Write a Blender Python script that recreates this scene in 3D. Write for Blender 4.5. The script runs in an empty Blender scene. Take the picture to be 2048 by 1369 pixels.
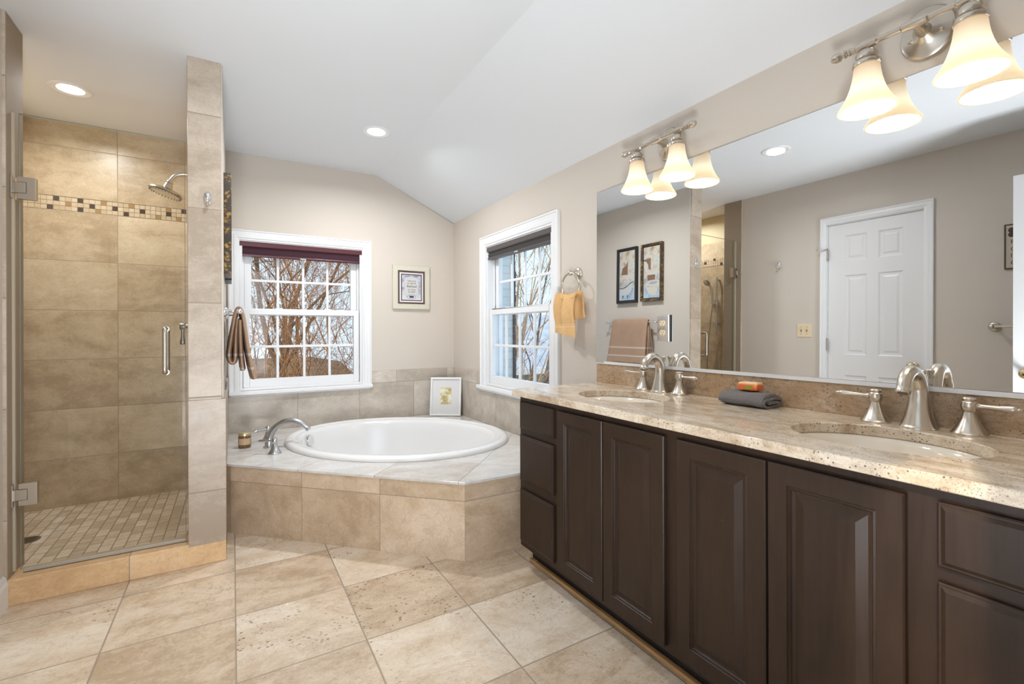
import bpy, math, random
from mathutils import Vector, Matrix
random.seed(7)
sc = bpy.context.scene
C = sc.collection
PI = math.pi

# ------------------------------------------------------------------ camera, world, lights, exposure
TH = math.atan(559/935.0); ROLL = math.radians(0.2)
fw = Vector((math.sin(TH), math.cos(TH), 0)); rt0 = Vector((math.cos(TH), -math.sin(TH), 0)); up0 = Vector((0, 0, 1))
rt = rt0*math.cos(ROLL) - up0*math.sin(ROLL); upv = up0*math.cos(ROLL) + rt0*math.sin(ROLL)
cd = bpy.data.cameras.new('camera'); cam = bpy.data.objects.new('camera', cd); C.objects.link(cam)
cd.sensor_width = 36; cd.lens = 36*935/2048; cd.shift_y = -20.5/2048; cd.clip_start = 0.02; cd.clip_end = 200
cam.matrix_world = Matrix(((rt.x, upv.x, -fw.x, 0), (rt.y, upv.y, -fw.y, 0), (rt.z, upv.z, -fw.z, 1.12), (0, 0, 0, 1)))
sc.camera = cam

sc.view_settings.view_transform = 'Standard'; sc.view_settings.look = 'None'
sc.view_settings.gamma = 1; sc.view_settings.use_curve_mapping = False
sc.view_settings.exposure = 0.58
sc.cycles.use_denoising = True
sc.cycles.max_bounces = 10; sc.cycles.diffuse_bounces = 5; sc.cycles.glossy_bounces = 6; sc.cycles.transparent_max_bounces = 16
sc.cycles.sample_clamp_indirect = 6; sc.cycles.caustics_reflective = False; sc.cycles.caustics_refractive = False

wd = bpy.data.worlds.new('world'); sc.world = wd; wd.use_nodes = True
wn = wd.node_tree; wn.nodes.clear()
wo = wn.nodes.new('ShaderNodeOutputWorld'); wb = wn.nodes.new('ShaderNodeBackground')
wg = wn.nodes.new('ShaderNodeTexCoord'); ws = wn.nodes.new('ShaderNodeSeparateXYZ'); wr = wn.nodes.new('ShaderNodeValToRGB')
wn.links.new(wg.outputs['Generated'], ws.inputs[0]); wn.links.new(ws.outputs[2], wr.inputs[0])
wr.color_ramp.elements[0].color = (.64, .81, .96, 1); wr.color_ramp.elements[1].color = (.42, .66, 1, 1)
wr.color_ramp.elements[1].position = .8
wn.links.new(wr.outputs[0], wb.inputs[0]); wb.inputs[1].default_value = 1.05; wn.links.new(wb.outputs[0], wo.inputs[0])

def lamp(kind, name, loc, energy, color=(1, 1, 1), size=.1, size_y=None, rot=(0, 0, 0), shape=None):
    l = bpy.data.lights.new(name, kind); o = bpy.data.objects.new(name, l); C.objects.link(o)
    o.location = loc; o.rotation_euler = rot; l.energy = energy; l.color = color
    if kind == 'AREA':
        l.size = size
        if shape: l.shape = shape
        if size_y: l.size_y = size_y
    elif kind == 'SUN': l.angle = size
    else: l.shadow_soft_size = size
    return o
# low winter sun on the trees (it reaches the garden, not the room)
lamp('SUN', 'winter_sun', (0, 0, 8), 2.6, (1, .86, .68), .03, rot=(math.radians(50), 0, math.radians(-68)))
# added fill lamp, unseen behind the doorway the camera stands in
lamp('AREA', 'doorway_fill', (.05, -1.3, 1.3), 16, (.95, .975, 1), 1.8, 1.8, (math.radians(90), 0, 0), 'RECTANGLE')
# second added lamp, low and out of view, aimed up to brighten the ceiling
lamp('AREA', 'ceiling_fill', (-.10, .02, .28), 22, (.93, .965, 1), .45, .3, (math.radians(140), 0, math.radians(-4)), 'RECTANGLE').data.spread = math.radians(140)

# ------------------------------------------------------------------ node helper
class NT:
    def __init__(s, name):
        s.mat = bpy.data.materials.new(name); s.mat.use_nodes = True; s.t = s.mat.node_tree; s.t.nodes.clear()
        s.out = s.t.nodes.new('ShaderNodeOutputMaterial')
    def n(s, typ, **kw):
        nd = s.t.nodes.new(typ)
        for k, v in kw.items(): setattr(nd, k, v)
        return nd
    def put(s, sock, v):
        if v is None: return
        if isinstance(v, bpy.types.NodeSocket): s.t.links.new(v, sock)
        else:
            if hasattr(sock.default_value, '__len__') and len(sock.default_value) == 4 and len(v) == 3: v = (*v, 1)
            sock.default_value = v
    def m(s, op, a, b=None, c=None, clamp=False):
        nd = s.n('ShaderNodeMath', operation=op); nd.use_clamp = clamp
        for i, v in enumerate((a, b, c)): s.put(nd.inputs[i], v)
        return nd.outputs[0]
    def v(s, op, a, b=None, scale=None):
        nd = s.n('ShaderNodeVectorMath', operation=op); s.put(nd.inputs[0], a); s.put(nd.inputs[1], b)
        if scale is not None: s.put(nd.inputs['Scale'], scale)
        return nd.outputs['Value' if op in ('DOT_PRODUCT', 'LENGTH') else 'Vector']
    def mix(s, f, a, b, blend='MIX'):
        nd = s.n('ShaderNodeMix', data_type='RGBA', blend_type=blend)
        s.put(nd.inputs[0], f); s.put(nd.inputs[6], a); s.put(nd.inputs[7], b); return nd.outputs[2]
    def noise(s, vec, scale, detail=4, rough=.55, dist=0):
        nd = s.n('ShaderNodeTexNoise'); s.put(nd.inputs['Vector'], vec); s.put(nd.inputs['Scale'], scale)
        s.put(nd.inputs['Detail'], detail); s.put(nd.inputs['Roughness'], rough); s.put(nd.inputs['Distortion'], dist); return nd.outputs[0]
    def vor(s, vec, scale, feature='F1', out='Distance', rnd=1):
        nd = s.n('ShaderNodeTexVoronoi', feature=feature); s.put(nd.inputs['Vector'], vec); s.put(nd.inputs['Scale'], scale)
        s.put(nd.inputs['Randomness'], rnd); return nd.outputs[out]
    def white(s, vec):
        nd = s.n('ShaderNodeTexWhiteNoise', noise_dimensions='3D'); s.put(nd.inputs[0], vec); return nd
    def ramp(s, f, stops):
        nd = s.n('ShaderNodeValToRGB'); r = nd.color_ramp
        while len(r.elements) < len(stops): r.elements.new(.5)
        for e, (p, c) in zip(r.elements, stops):
            e.position = p; e.color = (*c, 1) if len(c) == 3 else c
        s.put(nd.inputs[0], f); return nd.outputs[0]
    def rng(s, f, a, b, c=0., d=1.):
        nd = s.n('ShaderNodeMapRange'); nd.clamp = True
        for i, v in enumerate((f, a, b, c, d)): s.put(nd.inputs[i], v)
        return nd.outputs[0]
    def bump(s, h, strength=.3, dist=.01, nrm=None):
        nd = s.n('ShaderNodeBump'); s.put(nd.inputs['Height'], h); nd.inputs['Strength'].default_value = strength
        nd.inputs['Distance'].default_value = dist
        if nrm is not None: s.put(nd.inputs['Normal'], nrm)
        return nd.outputs[0]
    def pos(s): return s.n('ShaderNodeNewGeometry').outputs['Position']
    def obj(s): return s.n('ShaderNodeTexCoord').outputs['Object']
    def sep(s, v):
        nd = s.n('ShaderNodeSeparateXYZ'); s.put(nd.inputs[0], v); return nd.outputs
    def comb(s, x, y, z):
        nd = s.n('ShaderNodeCombineXYZ'); s.put(nd.inputs[0], x); s.put(nd.inputs[1], y); s.put(nd.inputs[2], z); return nd.outputs[0]
    def fin(s, color, rough=.5, metal=0., normal=None, spec=.5, coat=0., trans=None, emit=None, estr=0., sss=None):
        b = s.n('ShaderNodeBsdfPrincipled')
        s.put(b.inputs['Base Color'], color); s.put(b.inputs['Roughness'], rough); s.put(b.inputs['Metallic'], metal)
        b.inputs['Specular IOR Level'].default_value = spec; b.inputs['Coat Weight'].default_value = coat
        b.inputs['Coat Roughness'].default_value = .1
        if normal is not None: s.put(b.inputs['Normal'], normal)
        if trans: b.inputs['Transmission Weight'].default_value = trans
        if emit is not None: s.put(b.inputs['Emission Color'], emit); s.put(b.inputs['Emission Strength'], estr)
        s.t.links.new(b.outputs[0], s.out.inputs[0]); s.bs = b
        return s.mat

def plain(name, col, rough=.5, metal=0., spec=.5, coat=0., bump=None, var=0):
    t = NT(name); c = col; nr = None
    if bump or var: n = t.noise(t.obj(), bump[0] if bump else 6, 5)
    if var: c = t.mix(t.rng(n, .3, .7), [x*(1-var) for x in col], [min(1, x*(1+var)) for x in col])
    if bump: nr = t.bump(n, bump[1], bump[2])
    return t.fin(c, rough, metal, nr, spec, coat)

STONE = {  # dark, mid, light, vein
 'floor': ((.47, .355, .24), (.635, .515, .385), (.74, .65, .535), (.38, .265, .165)),
 'gold':  ((.60, .385, .20), (.74, .51, .29), (.82, .64, .43), (.50, .30, .16)),
 'apron': ((.44, .325, .215), (.57, .44, .315), (.69, .565, .43), (.38, .265, .165)),
 'grey':  ((.42, .37, .31), (.53, .475, .405), (.64, .59, .52), (.40, .33, .26)),

 'pan':   ((.56, .44, .31), (.73, .60, .45), (.82, .72, .58), (.50, .38, .25)),
 'deck':  ((.52, .49, .455), (.625, .605, .575), (.71, .70, .68), (.50, .46, .41)),
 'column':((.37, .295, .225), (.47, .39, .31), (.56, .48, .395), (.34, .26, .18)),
 'shower':((.42, .31, .195), (.56, .435, .29), (.67, .555, .40), (.42, .30, .18)),
}
def tile(name, kind, U, V, o, p, off=0., grout=.003, rough=.28, pits=0., scale=1., gcol=(.33, .265, .195), tone=.5, pitcell=None):
    t = NT(name); P = t.pos(); S = STONE[kind]
    cu = t.m('DIVIDE', t.m('SUBTRACT', t.v('DOT_PRODUCT', P, U), o[0]), p[0])
    cv = t.m('DIVIDE', t.m('SUBTRACT', t.v('DOT_PRODUCT', P, V), o[1]), p[1])
    iv = t.m('FLOOR', cv)
    if off: cu = t.m('ADD', cu, t.m('MULTIPLY', t.m('FLOORED_MODULO', iv, 2.0), off))
    iu = t.m('FLOOR', cu)
    fu = t.m('SUBTRACT', cu, iu); fv = t.m('SUBTRACT', cv, iv)
    du = t.m('MULTIPLY', t.m('MINIMUM', fu, t.m('SUBTRACT', 1.0, fu)), p[0])
    dv = t.m('MULTIPLY', t.m('MINIMUM', fv, t.m('SUBTRACT', 1.0, fv)), p[1])
    d = t.m('MINIMUM', du, dv)
    gm = t.rng(d, grout*.35, grout*.75, 1, 0)
    wn_ = t.white(t.comb(iu, iv, 3.3))
    vec = t.v('ADD', t.v('SCALE', P, scale=scale), t.v('SCALE', wn_.outputs['Color'], scale=9.0))
    sv = t.v('MULTIPLY', vec, (1.0, 2.4, 2.4))
    n1 = t.noise(sv, 2.6, 7, .62, .6); n2 = t.noise(vec, 11, 6, .65, .4); n3 = t.noise(vec, 90, 3, .6)
    n4 = t.noise(sv, 34, 5, .7, .5)
    f = t.m('ADD', t.m('MULTIPLY', n1, .46), t.m('MULTIPLY', n2, .26))
    f = t.m('ADD', f, t.m('ADD', t.m('MULTIPLY', n3, .13), t.m('MULTIPLY', n4, .15)))
    f = t.m('ADD', f, t.m('MULTIPLY', t.m('SUBTRACT', wn_.outputs['Value'], .5), .22*tone))
    col = t.ramp(f, [(.40, S[0]), (.51, S[1]), (.63, S[2])])
    vein = t.rng(t.m('ABSOLUTE', t.m('SUBTRACT', t.noise(vec, 4.2, 8, .7, 1.2), .5)), 0, .013, .45, 0)
    col = t.mix(vein, col, S[3])
    h = t.m('MULTIPLY', gm, -1.0)
    if pits:
        pv = t.v('MULTIPLY', vec, (1.0, 1.7, 1.7))
        pm = t.rng(t.vor(pv, 42), .20, .30, 1, 0)
        pm2 = t.rng(t.vor(pv, 95), .12, .22, 1, 0)
        reg = t.rng(t.noise(vec, 3.1, 3), .50, .64)
        reg = t.m('MULTIPLY', reg, t.rng(wn_.outputs['Value'], .1, .8))
        if pitcell:
            k = t.m('MULTIPLY', t.m('COMPARE', iu, float(pitcell[0]), .4), t.m('COMPARE', iv, float(pitcell[1]), .4))
            reg = t.m('MAXIMUM', reg, t.m('MULTIPLY', k, t.rng(t.noise(vec, 4.0, 3), .36, .5, 0, 1.)))
        pk = t.m('MULTIPLY', t.m('MAXIMUM', t.m('MULTIPLY', pm, t.rng(t.noise(vec, 23, 2), .47, .52)), t.m('MULTIPLY', pm2, .6)), t.m('MULTIPLY', reg, pits))
        col = t.mix(pk, col, (.20, .125, .065)); h = t.m('SUBTRACT', h, t.m('MULTIPLY', pk, .5))
    col = t.mix(gm, col, gcol)
    rg = t.m('ADD', t.m('MULTIPLY', n2, .22), rough-.08); rg = t.m('ADD', rg, t.m('MULTIPLY', gm, .4))
    return t.fin(col, rg, 0, t.bump(t.m('ADD', h, t.m('MULTIPLY', n2, .08)), .35, .004), .5)

X, Y, Z = (1, 0, 0), (0, 1, 0), (0, 0, 1)
M = {}
M['paint'] = plain('wall_paint', (.60, .545, .48), .6, spec=.3, bump=(180, .05, .002))
M['paint_yellow'] = plain('shower_paint', (.66, .56, .36), .6, spec=.3)
M['ceil'] = plain('ceiling_paint', (.72, .745, .775), .7, spec=.2, bump=(150, .06, .002))
M['white'] = plain('white_trim', (.77, .78, .79), .32, spec=.5)
M['door_white'] = plain('door_white', (.75, .75, .755), .4)
M['tub'] = plain('tub_acrylic', (.78, .78, .775), .18, spec=.5, coat=.1)
M['basin'] = plain('basin_china', (.80, .74, .64), .1, spec=.6, coat=.5)
M['cab'] = None
M['nickel'] = plain('brushed_nickel', (.60, .55, .48), .27, 1.0)
M['chrome'] = plain('chrome', (.80, .80, .80), .07, 1.0)
M['steel'] = plain('satin_steel', (.55, .56, .57), .22, 1.0)
M['pewter'] = plain('dark_nickel', (.36, .33, .28), .33, 1.0)
M['brass'] = plain('aged_brass', (.62, .50, .28), .2, 1.0)
M['black'] = plain('black_gap', (.01, .01, .01), .6)
M['beige'] = plain('beige_plastic', (.76, .62, .42), .35)
M['slot'] = plain('slot_dark', (.12, .08, .05), .5)
M['mirror'] = plain('mirror_silver', (.84, .855, .86), .0, 1.0)
M['floor'] = tile('floor_tile', 'floor', X, Y, (.007, .092), (.4095, .4105), 0, .0048, .19, 1.0, pitcell=(1, 4))
M['curb'] = tile('curb_tile', 'gold', X, Z, (-.403, -.5), (.457, 1.), 0, .003, .35)
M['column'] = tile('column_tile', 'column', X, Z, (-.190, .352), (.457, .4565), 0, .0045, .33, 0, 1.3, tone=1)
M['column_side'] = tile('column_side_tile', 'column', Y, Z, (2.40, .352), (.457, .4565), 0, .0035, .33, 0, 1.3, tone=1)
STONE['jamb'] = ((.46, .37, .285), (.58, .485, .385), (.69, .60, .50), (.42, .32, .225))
M['jamb'] = tile('jamb_tile', 'jamb', X, Z, (-1.25, .352), (.457, .4565), 0, .0045, .33, 0, 1.3, tone=1)
M['apron'] = tile('apron_tile', 'apron', (.7115, -.7027, 0), Z, (-2.154-.003+.0, -.167), (.4635, .457), 0, .0035, .35)
M['apron_side'] = tile('apron_side_tile', 'apron', X, Z, (.971, -.167), (.4635, .457), 0, .0035, .35)
M['deck'] = tile('deck_tile', 'deck', (.7071, -.7071, 0), (.7071, .7071, 0), (.1, .2), (.457, .457), 0, .003, .12)
M['wain_b'] = tile('wainscot_tile_back', 'grey', X, Z, (.432, .385), (.466, .308), .33, .003, .3)
M['wain_r'] = tile('wainscot_tile_right', 'grey', Y, Z, (3.16, .385), (.466, .308), .33, .003, .3)
M['shower_b'] = tile('shower_tile_back', 'shower', X, Z, (-1.102, .020), (.457, .3115), 0, .003, .3, 0, 1.2)
M['shower_t'] = tile('shower_tile_top', 'shower', X, Z, (-1.102, 1.979), (.457, .312), 0, .003, .3, 0, 1.2)
M['shower_s'] = tile('shower_tile_side', 'shower', Y, Z, (3.06, .020), (.457, .3115), 0, .003, .3, 0, 1.2)
M['shower_f'] = tile('shower_floor_mosaic', 'pan', Y, X, (0, 0), (.106, .053), .5, .0045, .4, 0, 2, gcol=(.30, .24, .175), tone=1.0)

def cabinet():
    t = NT('espresso_wood'); P = t.pos()
    n = t.noise(t.v('MULTIPLY', P, (30, 30, 2.2)), 3, 5, .6); n2 = t.noise(P, 3.2, 4)
    c = t.mix(t.rng(n2, .3, .7), (.018, .0092, .0052), (.030, .0155, .0085))
    c = t.mix(t.rng(n, .35, .7, 0, .35), c, (.046, .027, .017))
    sp = t.rng(t.vor(P, 26), .012, .022, 1, 0); sp = t.m('MULTIPLY', sp, t.rng(t.noise(P, 9, 2), .62, .66))
    c = t.mix(sp, c, (.5, .42, .34))
    return t.fin(c, t.rng(n2, .3, .7, .40, .50), 0, t.bump(n, .06, .002), .32)
M['cab'] = cabinet()
def granite(name, streak=1.):
    t = NT(name); P = t.pos()
    s = t.v('MULTIPLY', P, (2.6, 1., 2.6))
    n1 = t.noise(t.v('MULTIPLY', P, (3.4, 1., 1.)), 4.5, 8, .66, 1.0); n2 = t.noise(s, 26, 5, .65); n3 = t.noise(P, 140, 3, .6)
    c = t.ramp(t.m('ADD', t.m('MULTIPLY', n1, .7), t.m('MULTIPLY', n2, .3)), [(.36, (.40, .295, .20)), (.46, (.56, .46, .345)), (.54, (.69, .60, .485)), (.66, (.76, .69, .585))])
    if not streak:
        c = t.mix(t.rng(t.noise(P, 6, 6, .68, .8), .36, .62, .1, .8), c, (.40, .265, .155)); c = t.mix(.38, c, (.46, .29, .15)); c = t.mix(t.rng(t.noise(t.v('MULTIPLY', P, (1., 1., 2.6)), 30, 5, .7), .50, .66, 0, .55), c, (.22, .14, .085))
    c = t.mix(t.rng(n2, .57, .72, 0, .5), c, (.36, .27, .185))
    c = t.mix(t.rng(n3, .56, .7, 0, .35), c, (.27, .20, .145))
    n4 = t.noise(P, 21, 3)
    k1 = t.m('MULTIPLY', t.rng(t.vor(P, 105), .16, .27, 1, 0), t.rng(n4, .44, .54))
    k2 = t.m('MULTIPLY', t.rng(t.vor(P, 250), .16, .30, 1, 0), t.rng(t.noise(P, 8, 4), .40, .56))
    c = t.mix(t.m('MULTIPLY', k1, .85), c, (.085, .055, .045)); c = t.mix(t.m('MULTIPLY', k2, .75), c, (.12, .08, .06))
    return t.fin(c, .13, 0, None, .5)
M['granite'] = granite('granite'); M['granite_back'] = granite('granite_backsplash', 0)
def thin_glass(name, tint, rmul=1.0):
    t = NT(name); tr = t.n('ShaderNodeBsdfTransparent'); tr.inputs[0].default_value = (*tint, 1)   # Schlick on both faces: the pane has no inside
    gl = t.n('ShaderNodeBsdfGlossy'); gl.inputs['Roughness'].default_value = 0.0
    g = t.n('ShaderNodeNewGeometry'); dt = t.m('ABSOLUTE', t.v('DOT_PRODUCT', g.outputs['Normal'], g.outputs['Incoming']))
    fr = t.m('MULTIPLY_ADD', t.m('POWER', t.m('SUBTRACT', 1.0, dt), 5.0), .95, .05)
    mx = t.n('ShaderNodeMixShader'); t.put(mx.inputs[0], t.m('MULTIPLY', fr, rmul))
    t.t.links.new(tr.outputs[0], mx.inputs[1]); t.t.links.new(gl.outputs[0], mx.inputs[2]); t.t.links.new(mx.outputs[0], t.out.inputs[0])
    return t.mat
M['glass'] = thin_glass('window_glass', (.97, .985, .98))
M['sglass'] = thin_glass('shower_glass', (.90, .915, .88), .9)
M['gedge'] = plain('glass_edge', (.36, .40, .33), .15, spec=.6)
def glow(name, col, strength):
    t = NT(name); e = t.n('ShaderNodeEmission'); e.inputs[0].default_value = (*col, 1); e.inputs[1].default_value = strength
    t.t.links.new(e.outputs[0], t.out.inputs[0]); return t.mat
M['lens'] = glow('lamp_lens', (1, .99, .97), 6)
M['bulb'] = glow('lamp_bulb', (1, .92, .78), 2.2)
def shade():
    t = NT('lit_frosted_glass'); z = t.sep(t.obj())[2]   # object origin at the neck: glow strongest around the bulb half way down
    col = t.ramp(t.rng(z, -.145, .0), [(0, (1, .86, .62)), (.18, (1, .80, .50)), (.45, (1, .93, .78)), (.72, (1, .88, .66)), (1, (.95, .62, .34))])
    st = t.ramp(t.rng(z, -.145, .0), [(0, (.92,)*3), (.2, (.74,)*3), (.5, (1.0,)*3), (.78, (.80,)*3), (1, (.58,)*3)])
    t.fin((.34, .29, .22), .3, emit=col, estr=t.m('MULTIPLY', st, .62))
    tr = t.n('ShaderNodeBsdfTranslucent'); tr.inputs[0].default_value = (.62, .56, .46, 1); mx = t.n('ShaderNodeMixShader'); mx.inputs[0].default_value = .25
    t.t.links.new(t.bs.outputs[0], mx.inputs[1]); t.t.links.new(tr.outputs[0], mx.inputs[2]); t.t.links.new(mx.outputs[0], t.out.inputs[0]); return t.mat
M['shade'] = shade()
def terry(name, col, col2=None, band=None, bump=.8):
    t = NT(name); P = t.obj(); n = t.noise(P, 420, 2, .6); n2 = t.noise(P, 14, 4)
    c = t.mix(t.rng(n, .3, .7), [x*.72 for x in col], [min(1, x*1.18) for x in col])
    c = t.mix(t.rng(n2, .4, .7, 0, .3), c, [x*.7 for x in col])
    if band:
        z = t.sep(t.pos())[2]
        for a, b in band:
            k = t.m('MULTIPLY', t.m('GREATER_THAN', z, a), t.m('LESS_THAN', z, b)); c = t.mix(t.m('MULTIPLY', k, .75), c, col2)
    return t.fin(c, .95, 0, t.bump(n, bump, .004), .15)
M['towel_brown'] = terry('brown_terry', (.46, .31, .215), (.64, .56, .50), [(.905, .918), (.985, 1.0)])
M['towel_peach'] = terry('peach_terry', (.80, .52, .25), (.86, .62, .36), [(1.145, 1.152), (1.158, 1.162)])
M['towel_grey'] = terry('charcoal_terry', (.21, .20, .20))
def bark(name, c1, c2, snow=0.):
    t = NT(name); n = t.noise(t.obj(), 9, 5)
    c = t.mix(t.rng(n, .3, .7), c1, c2)
    if snow:
        nz = t.sep(t.n('ShaderNodeNewGeometry').outputs['Normal'])[2]
        c = t.mix(t.m('MULTIPLY', t.rng(nz, .55, .8), t.rng(t.noise(t.obj(), 2.2, 3), .45, .6, 0, snow)), c, (.85, .88, .92))
    return t.fin(c, .8, spec=.2)
M['bark_o'] = bark('orange_bark', (.26, .11, .04), (.50, .26, .11), .5)
M['bark_g'] = bark('grey_bark', (.07, .052, .042), (.20, .155, .12), .9)
M['bark_t'] = bark('tan_bark', (.30, .19, .10), (.55, .40, .24), .3)
M['twig_d'] = bark('dark_twigs', (.035, .028, .022), (.13, .085, .05), .4)

# ------------------------------------------------------------------ mesh helper
class MB:
    def __init__(s): s.v = []; s.f = []; s.mi = []; s.k = 0
    def add(s, vs, fs):
        o = len(s.v); s.v += [tuple(p) for p in vs]; s.f += [tuple(i+o for i in f) for f in fs]; s.mi += [s.k]*len(fs); return s
    def box(s, x0, x1, y0, y1, z0, z1):
        x0, x1 = sorted((x0, x1)); y0, y1 = sorted((y0, y1)); z0, z1 = sorted((z0, z1))
        return s.add([(x0,y0,z0),(x1,y0,z0),(x1,y1,z0),(x0,y1,z0),(x0,y0,z1),(x1,y0,z1),(x1,y1,z1),(x0,y1,z1)],
                     [(3,2,1,0),(4,5,6,7),(0,1,5,4),(1,2,6,5),(2,3,7,6),(3,0,4,7)])
    def loops(s, rings, closed=True, cap0=False, cap1=False, ringclosed=True):
        n = len(rings[0]); vs = [p for r in rings for p in r]; fs = []
        for i in range(len(rings)-1):
            for j in range(n if ringclosed else n-1):
                a, b = i*n+j, i*n+(j+1) % n; fs.append((a, b, b+n, a+n))
        if cap0: fs.append(tuple(range(n-1, -1, -1)))
        if cap1: fs.append(tuple(range((len(rings)-1)*n, len(rings)*n)))
        return s.add(vs, fs)
    def lathe(s, prof, o=(0, 0, 0), axis=(0, 0, 1), n=28, sx=1., sy=1.):
        a = Vector(axis).normalized(); h = Vector((1, 0, 0)) if abs(a.x) < .9 else Vector((0, 1, 0))
        if abs(a.z) > .99: e1, e2 = Vector((1, 0, 0)), Vector((0, 1, 0))
        else: e1 = a.cross(Vector((0, 0, 1))).normalized(); e2 = e1.cross(a)
        if abs(a.z) > .99 and a.z < 0: e2 = -e2
        o = Vector(o); R = []
        for r, z in prof:
            r = max(r, 1e-5); R.append([o+a*z+e1*(r*sx*math.cos(2*PI*k/n))+e2*(r*sy*math.sin(2*PI*k/n)) for k in range(n)])
        return s.loops(R, cap0=True, cap1=True)
    def tube(s, pts, rad, n=14, caps=True, flat=1.):
        pts = [Vector(p) for p in pts]; rad = rad if hasattr(rad, '__len__') else [rad]*len(pts)
        R = []; up = None
        for i, p in enumerate(pts):
            t = (pts[min(i+1, len(pts)-1)]-pts[max(i-1, 0)]).normalized()
            if up is None:
                up = t.cross(Vector((0, 0, 1)))
                if up.length < 1e-3: up = t.cross(Vector((0, 1, 0)))
                up.normalize()
            up = (up-t*up.dot(t)).normalized(); w = t.cross(up)
            R.append([p+up*(rad[i]*math.cos(2*PI*k/n))+w*(rad[i]*flat*math.sin(2*PI*k/n)) for k in range(n)])
        return s.loops(R, cap0=caps, cap1=caps)
    def torus(s, o, axis, R, r, n=48, m=10):
        a = Vector(axis).normalized(); e1 = a.orthogonal().normalized(); e2 = a.cross(e1); o = Vector(o)
        rings = []
        for i in range(n+1):
            c = e1*math.cos(2*PI*i/n)+e2*math.sin(2*PI*i/n)
            rings.append([o+c*(R+r*math.cos(2*PI*j/m))+a*(r*math.sin(2*PI*j/m)) for j in range(m)])
        return s.loops(rings)
    def nested(s, fn, u0, u1, w0, w1, prof, fill=True, back=None):
        rings = [[fn(u0+i, w0+i, d), fn(u1-i, w0+i, d), fn(u1-i, w1-i, d), fn(u0+i, w1-i, d)] for i, d in prof]
        rings = [[Vector(p) for p in r] for r in rings]
        return s.loops(rings, cap1=fill, cap0=back is not None)
    def prism(s, poly, z0, z1):
        n = len(poly); return s.add([(x, y, z0) for x, y in poly]+[(x, y, z1) for x, y in poly],
            [tuple(range(n-1, -1, -1)), tuple(range(n, 2*n))]+[(i, (i+1) % n, (i+1) % n+n, i+n) for i in range(n)])
    def sphere(s, o, r, n=16, m=10, sz=1.):
        return s.lathe([(r*math.sin(PI*i/m), -r*sz*math.cos(PI*i/m)) for i in range(m+1)], o, n=n)
    def slab_hole(s, poly, c, a, b, ang, z0, z1, N=96):
        ths = [2*PI*k/N for k in range(N)]
        ths += [math.atan2(y-c[1], x-c[0]) % (2*PI) for x, y in poly]; ths = sorted(set(round(t, 6) for t in ths))
        I = []; O = []
        for t in ths:
            d = (math.cos(t), math.sin(t)); ca, sa = math.cos(ang), math.sin(ang)
            lx, ly = d[0]*ca+d[1]*sa, -d[0]*sa+d[1]*ca
            r = 1/math.sqrt((lx/a)**2+(ly/b)**2); I.append((c[0]+d[0]*r, c[1]+d[1]*r))
            best = 1e9
            for k in range(len(poly)):
                p, q = poly[k], poly[(k+1) % len(poly)]; ex, ey = q[0]-p[0], q[1]-p[1]
                den = d[0]*ey-d[1]*ex
                if abs(den) < 1e-12: continue
                tt = ((p[0]-c[0])*ey-(p[1]-c[1])*ex)/den; uu = ((p[0]-c[0])*d[1]-(p[1]-c[1])*d[0])/den
                if tt > 0 and -1e-6 <= uu <= 1+1e-6: best = min(best, tt)
            O.append((c[0]+d[0]*best, c[1]+d[1]*best))
        R = [[(*p, z0) for p in I], [(*p, z0) for p in O], [(*p, z1) for p in O], [(*p, z1) for p in I], [(*p, z0) for p in I]]
        return s.loops([[Vector(p) for p in r] for r in R])
    def build(s, name, mats, parent=None, smooth=None, bevel=0, origin=None, subd=0):
        mats = mats if isinstance(mats, (list, tuple)) else [mats]
        o3 = Vector(origin) if origin is not None else (ORG[parent] if parent else Vector((0, 0, 0)))
        me = bpy.data.meshes.new(name); me.from_pydata([tuple(Vector(p)-o3) for p in s.v], [], s.f)
        for m in mats: me.materials.append(m)
        me.polygons.foreach_set('material_index', s.mi)
        import bmesh as B
        bm = B.new(); bm.from_mesh(me); B.ops.remove_doubles(bm, verts=bm.verts, dist=1e-6); B.ops.recalc_face_normals(bm, faces=bm.faces)
        bm.to_mesh(me); bm.free()
        if smooth is not None: me.shade_smooth(); me.set_sharp_from_angle(angle=math.radians(smooth))
        o = bpy.data.objects.new(name, me); C.objects.link(o); ORG[o] = o3
        if parent: o.parent = parent; o.location = o3-ORG[parent]
        else: o.location = o3
        if bevel:
            b = o.modifiers.new('bevel', 'BEVEL'); b.width = bevel; b.segments = 2; b.limit_method = 'ANGLE'; b.angle_limit = math.radians(40)
            b.harden_normals = False
        if subd:
            b = o.modifiers.new('subdivision', 'SUBSURF'); b.levels = subd; b.render_levels = subd
        return o
ORG = {}
def tag(o, label=None, cat=None, group=None, kind=None):
    if label: o['label'] = label
    if cat: o['category'] = cat
    if group: o['group'] = group
    if kind: o['kind'] = kind
    return o
def thing(name, loc, label, cat, group=None):
    o = bpy.data.objects.new(name, None); C.objects.link(o); o.location = loc; ORG[o] = Vector(loc); o.empty_display_size = .1
    return tag(o, label, cat, group)
def struct(name, mb, mat, parent=None, **kw):
    o = mb.build(name, mat, parent, **kw)
    if parent is None: o['kind'] = 'structure'
    return o
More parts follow.
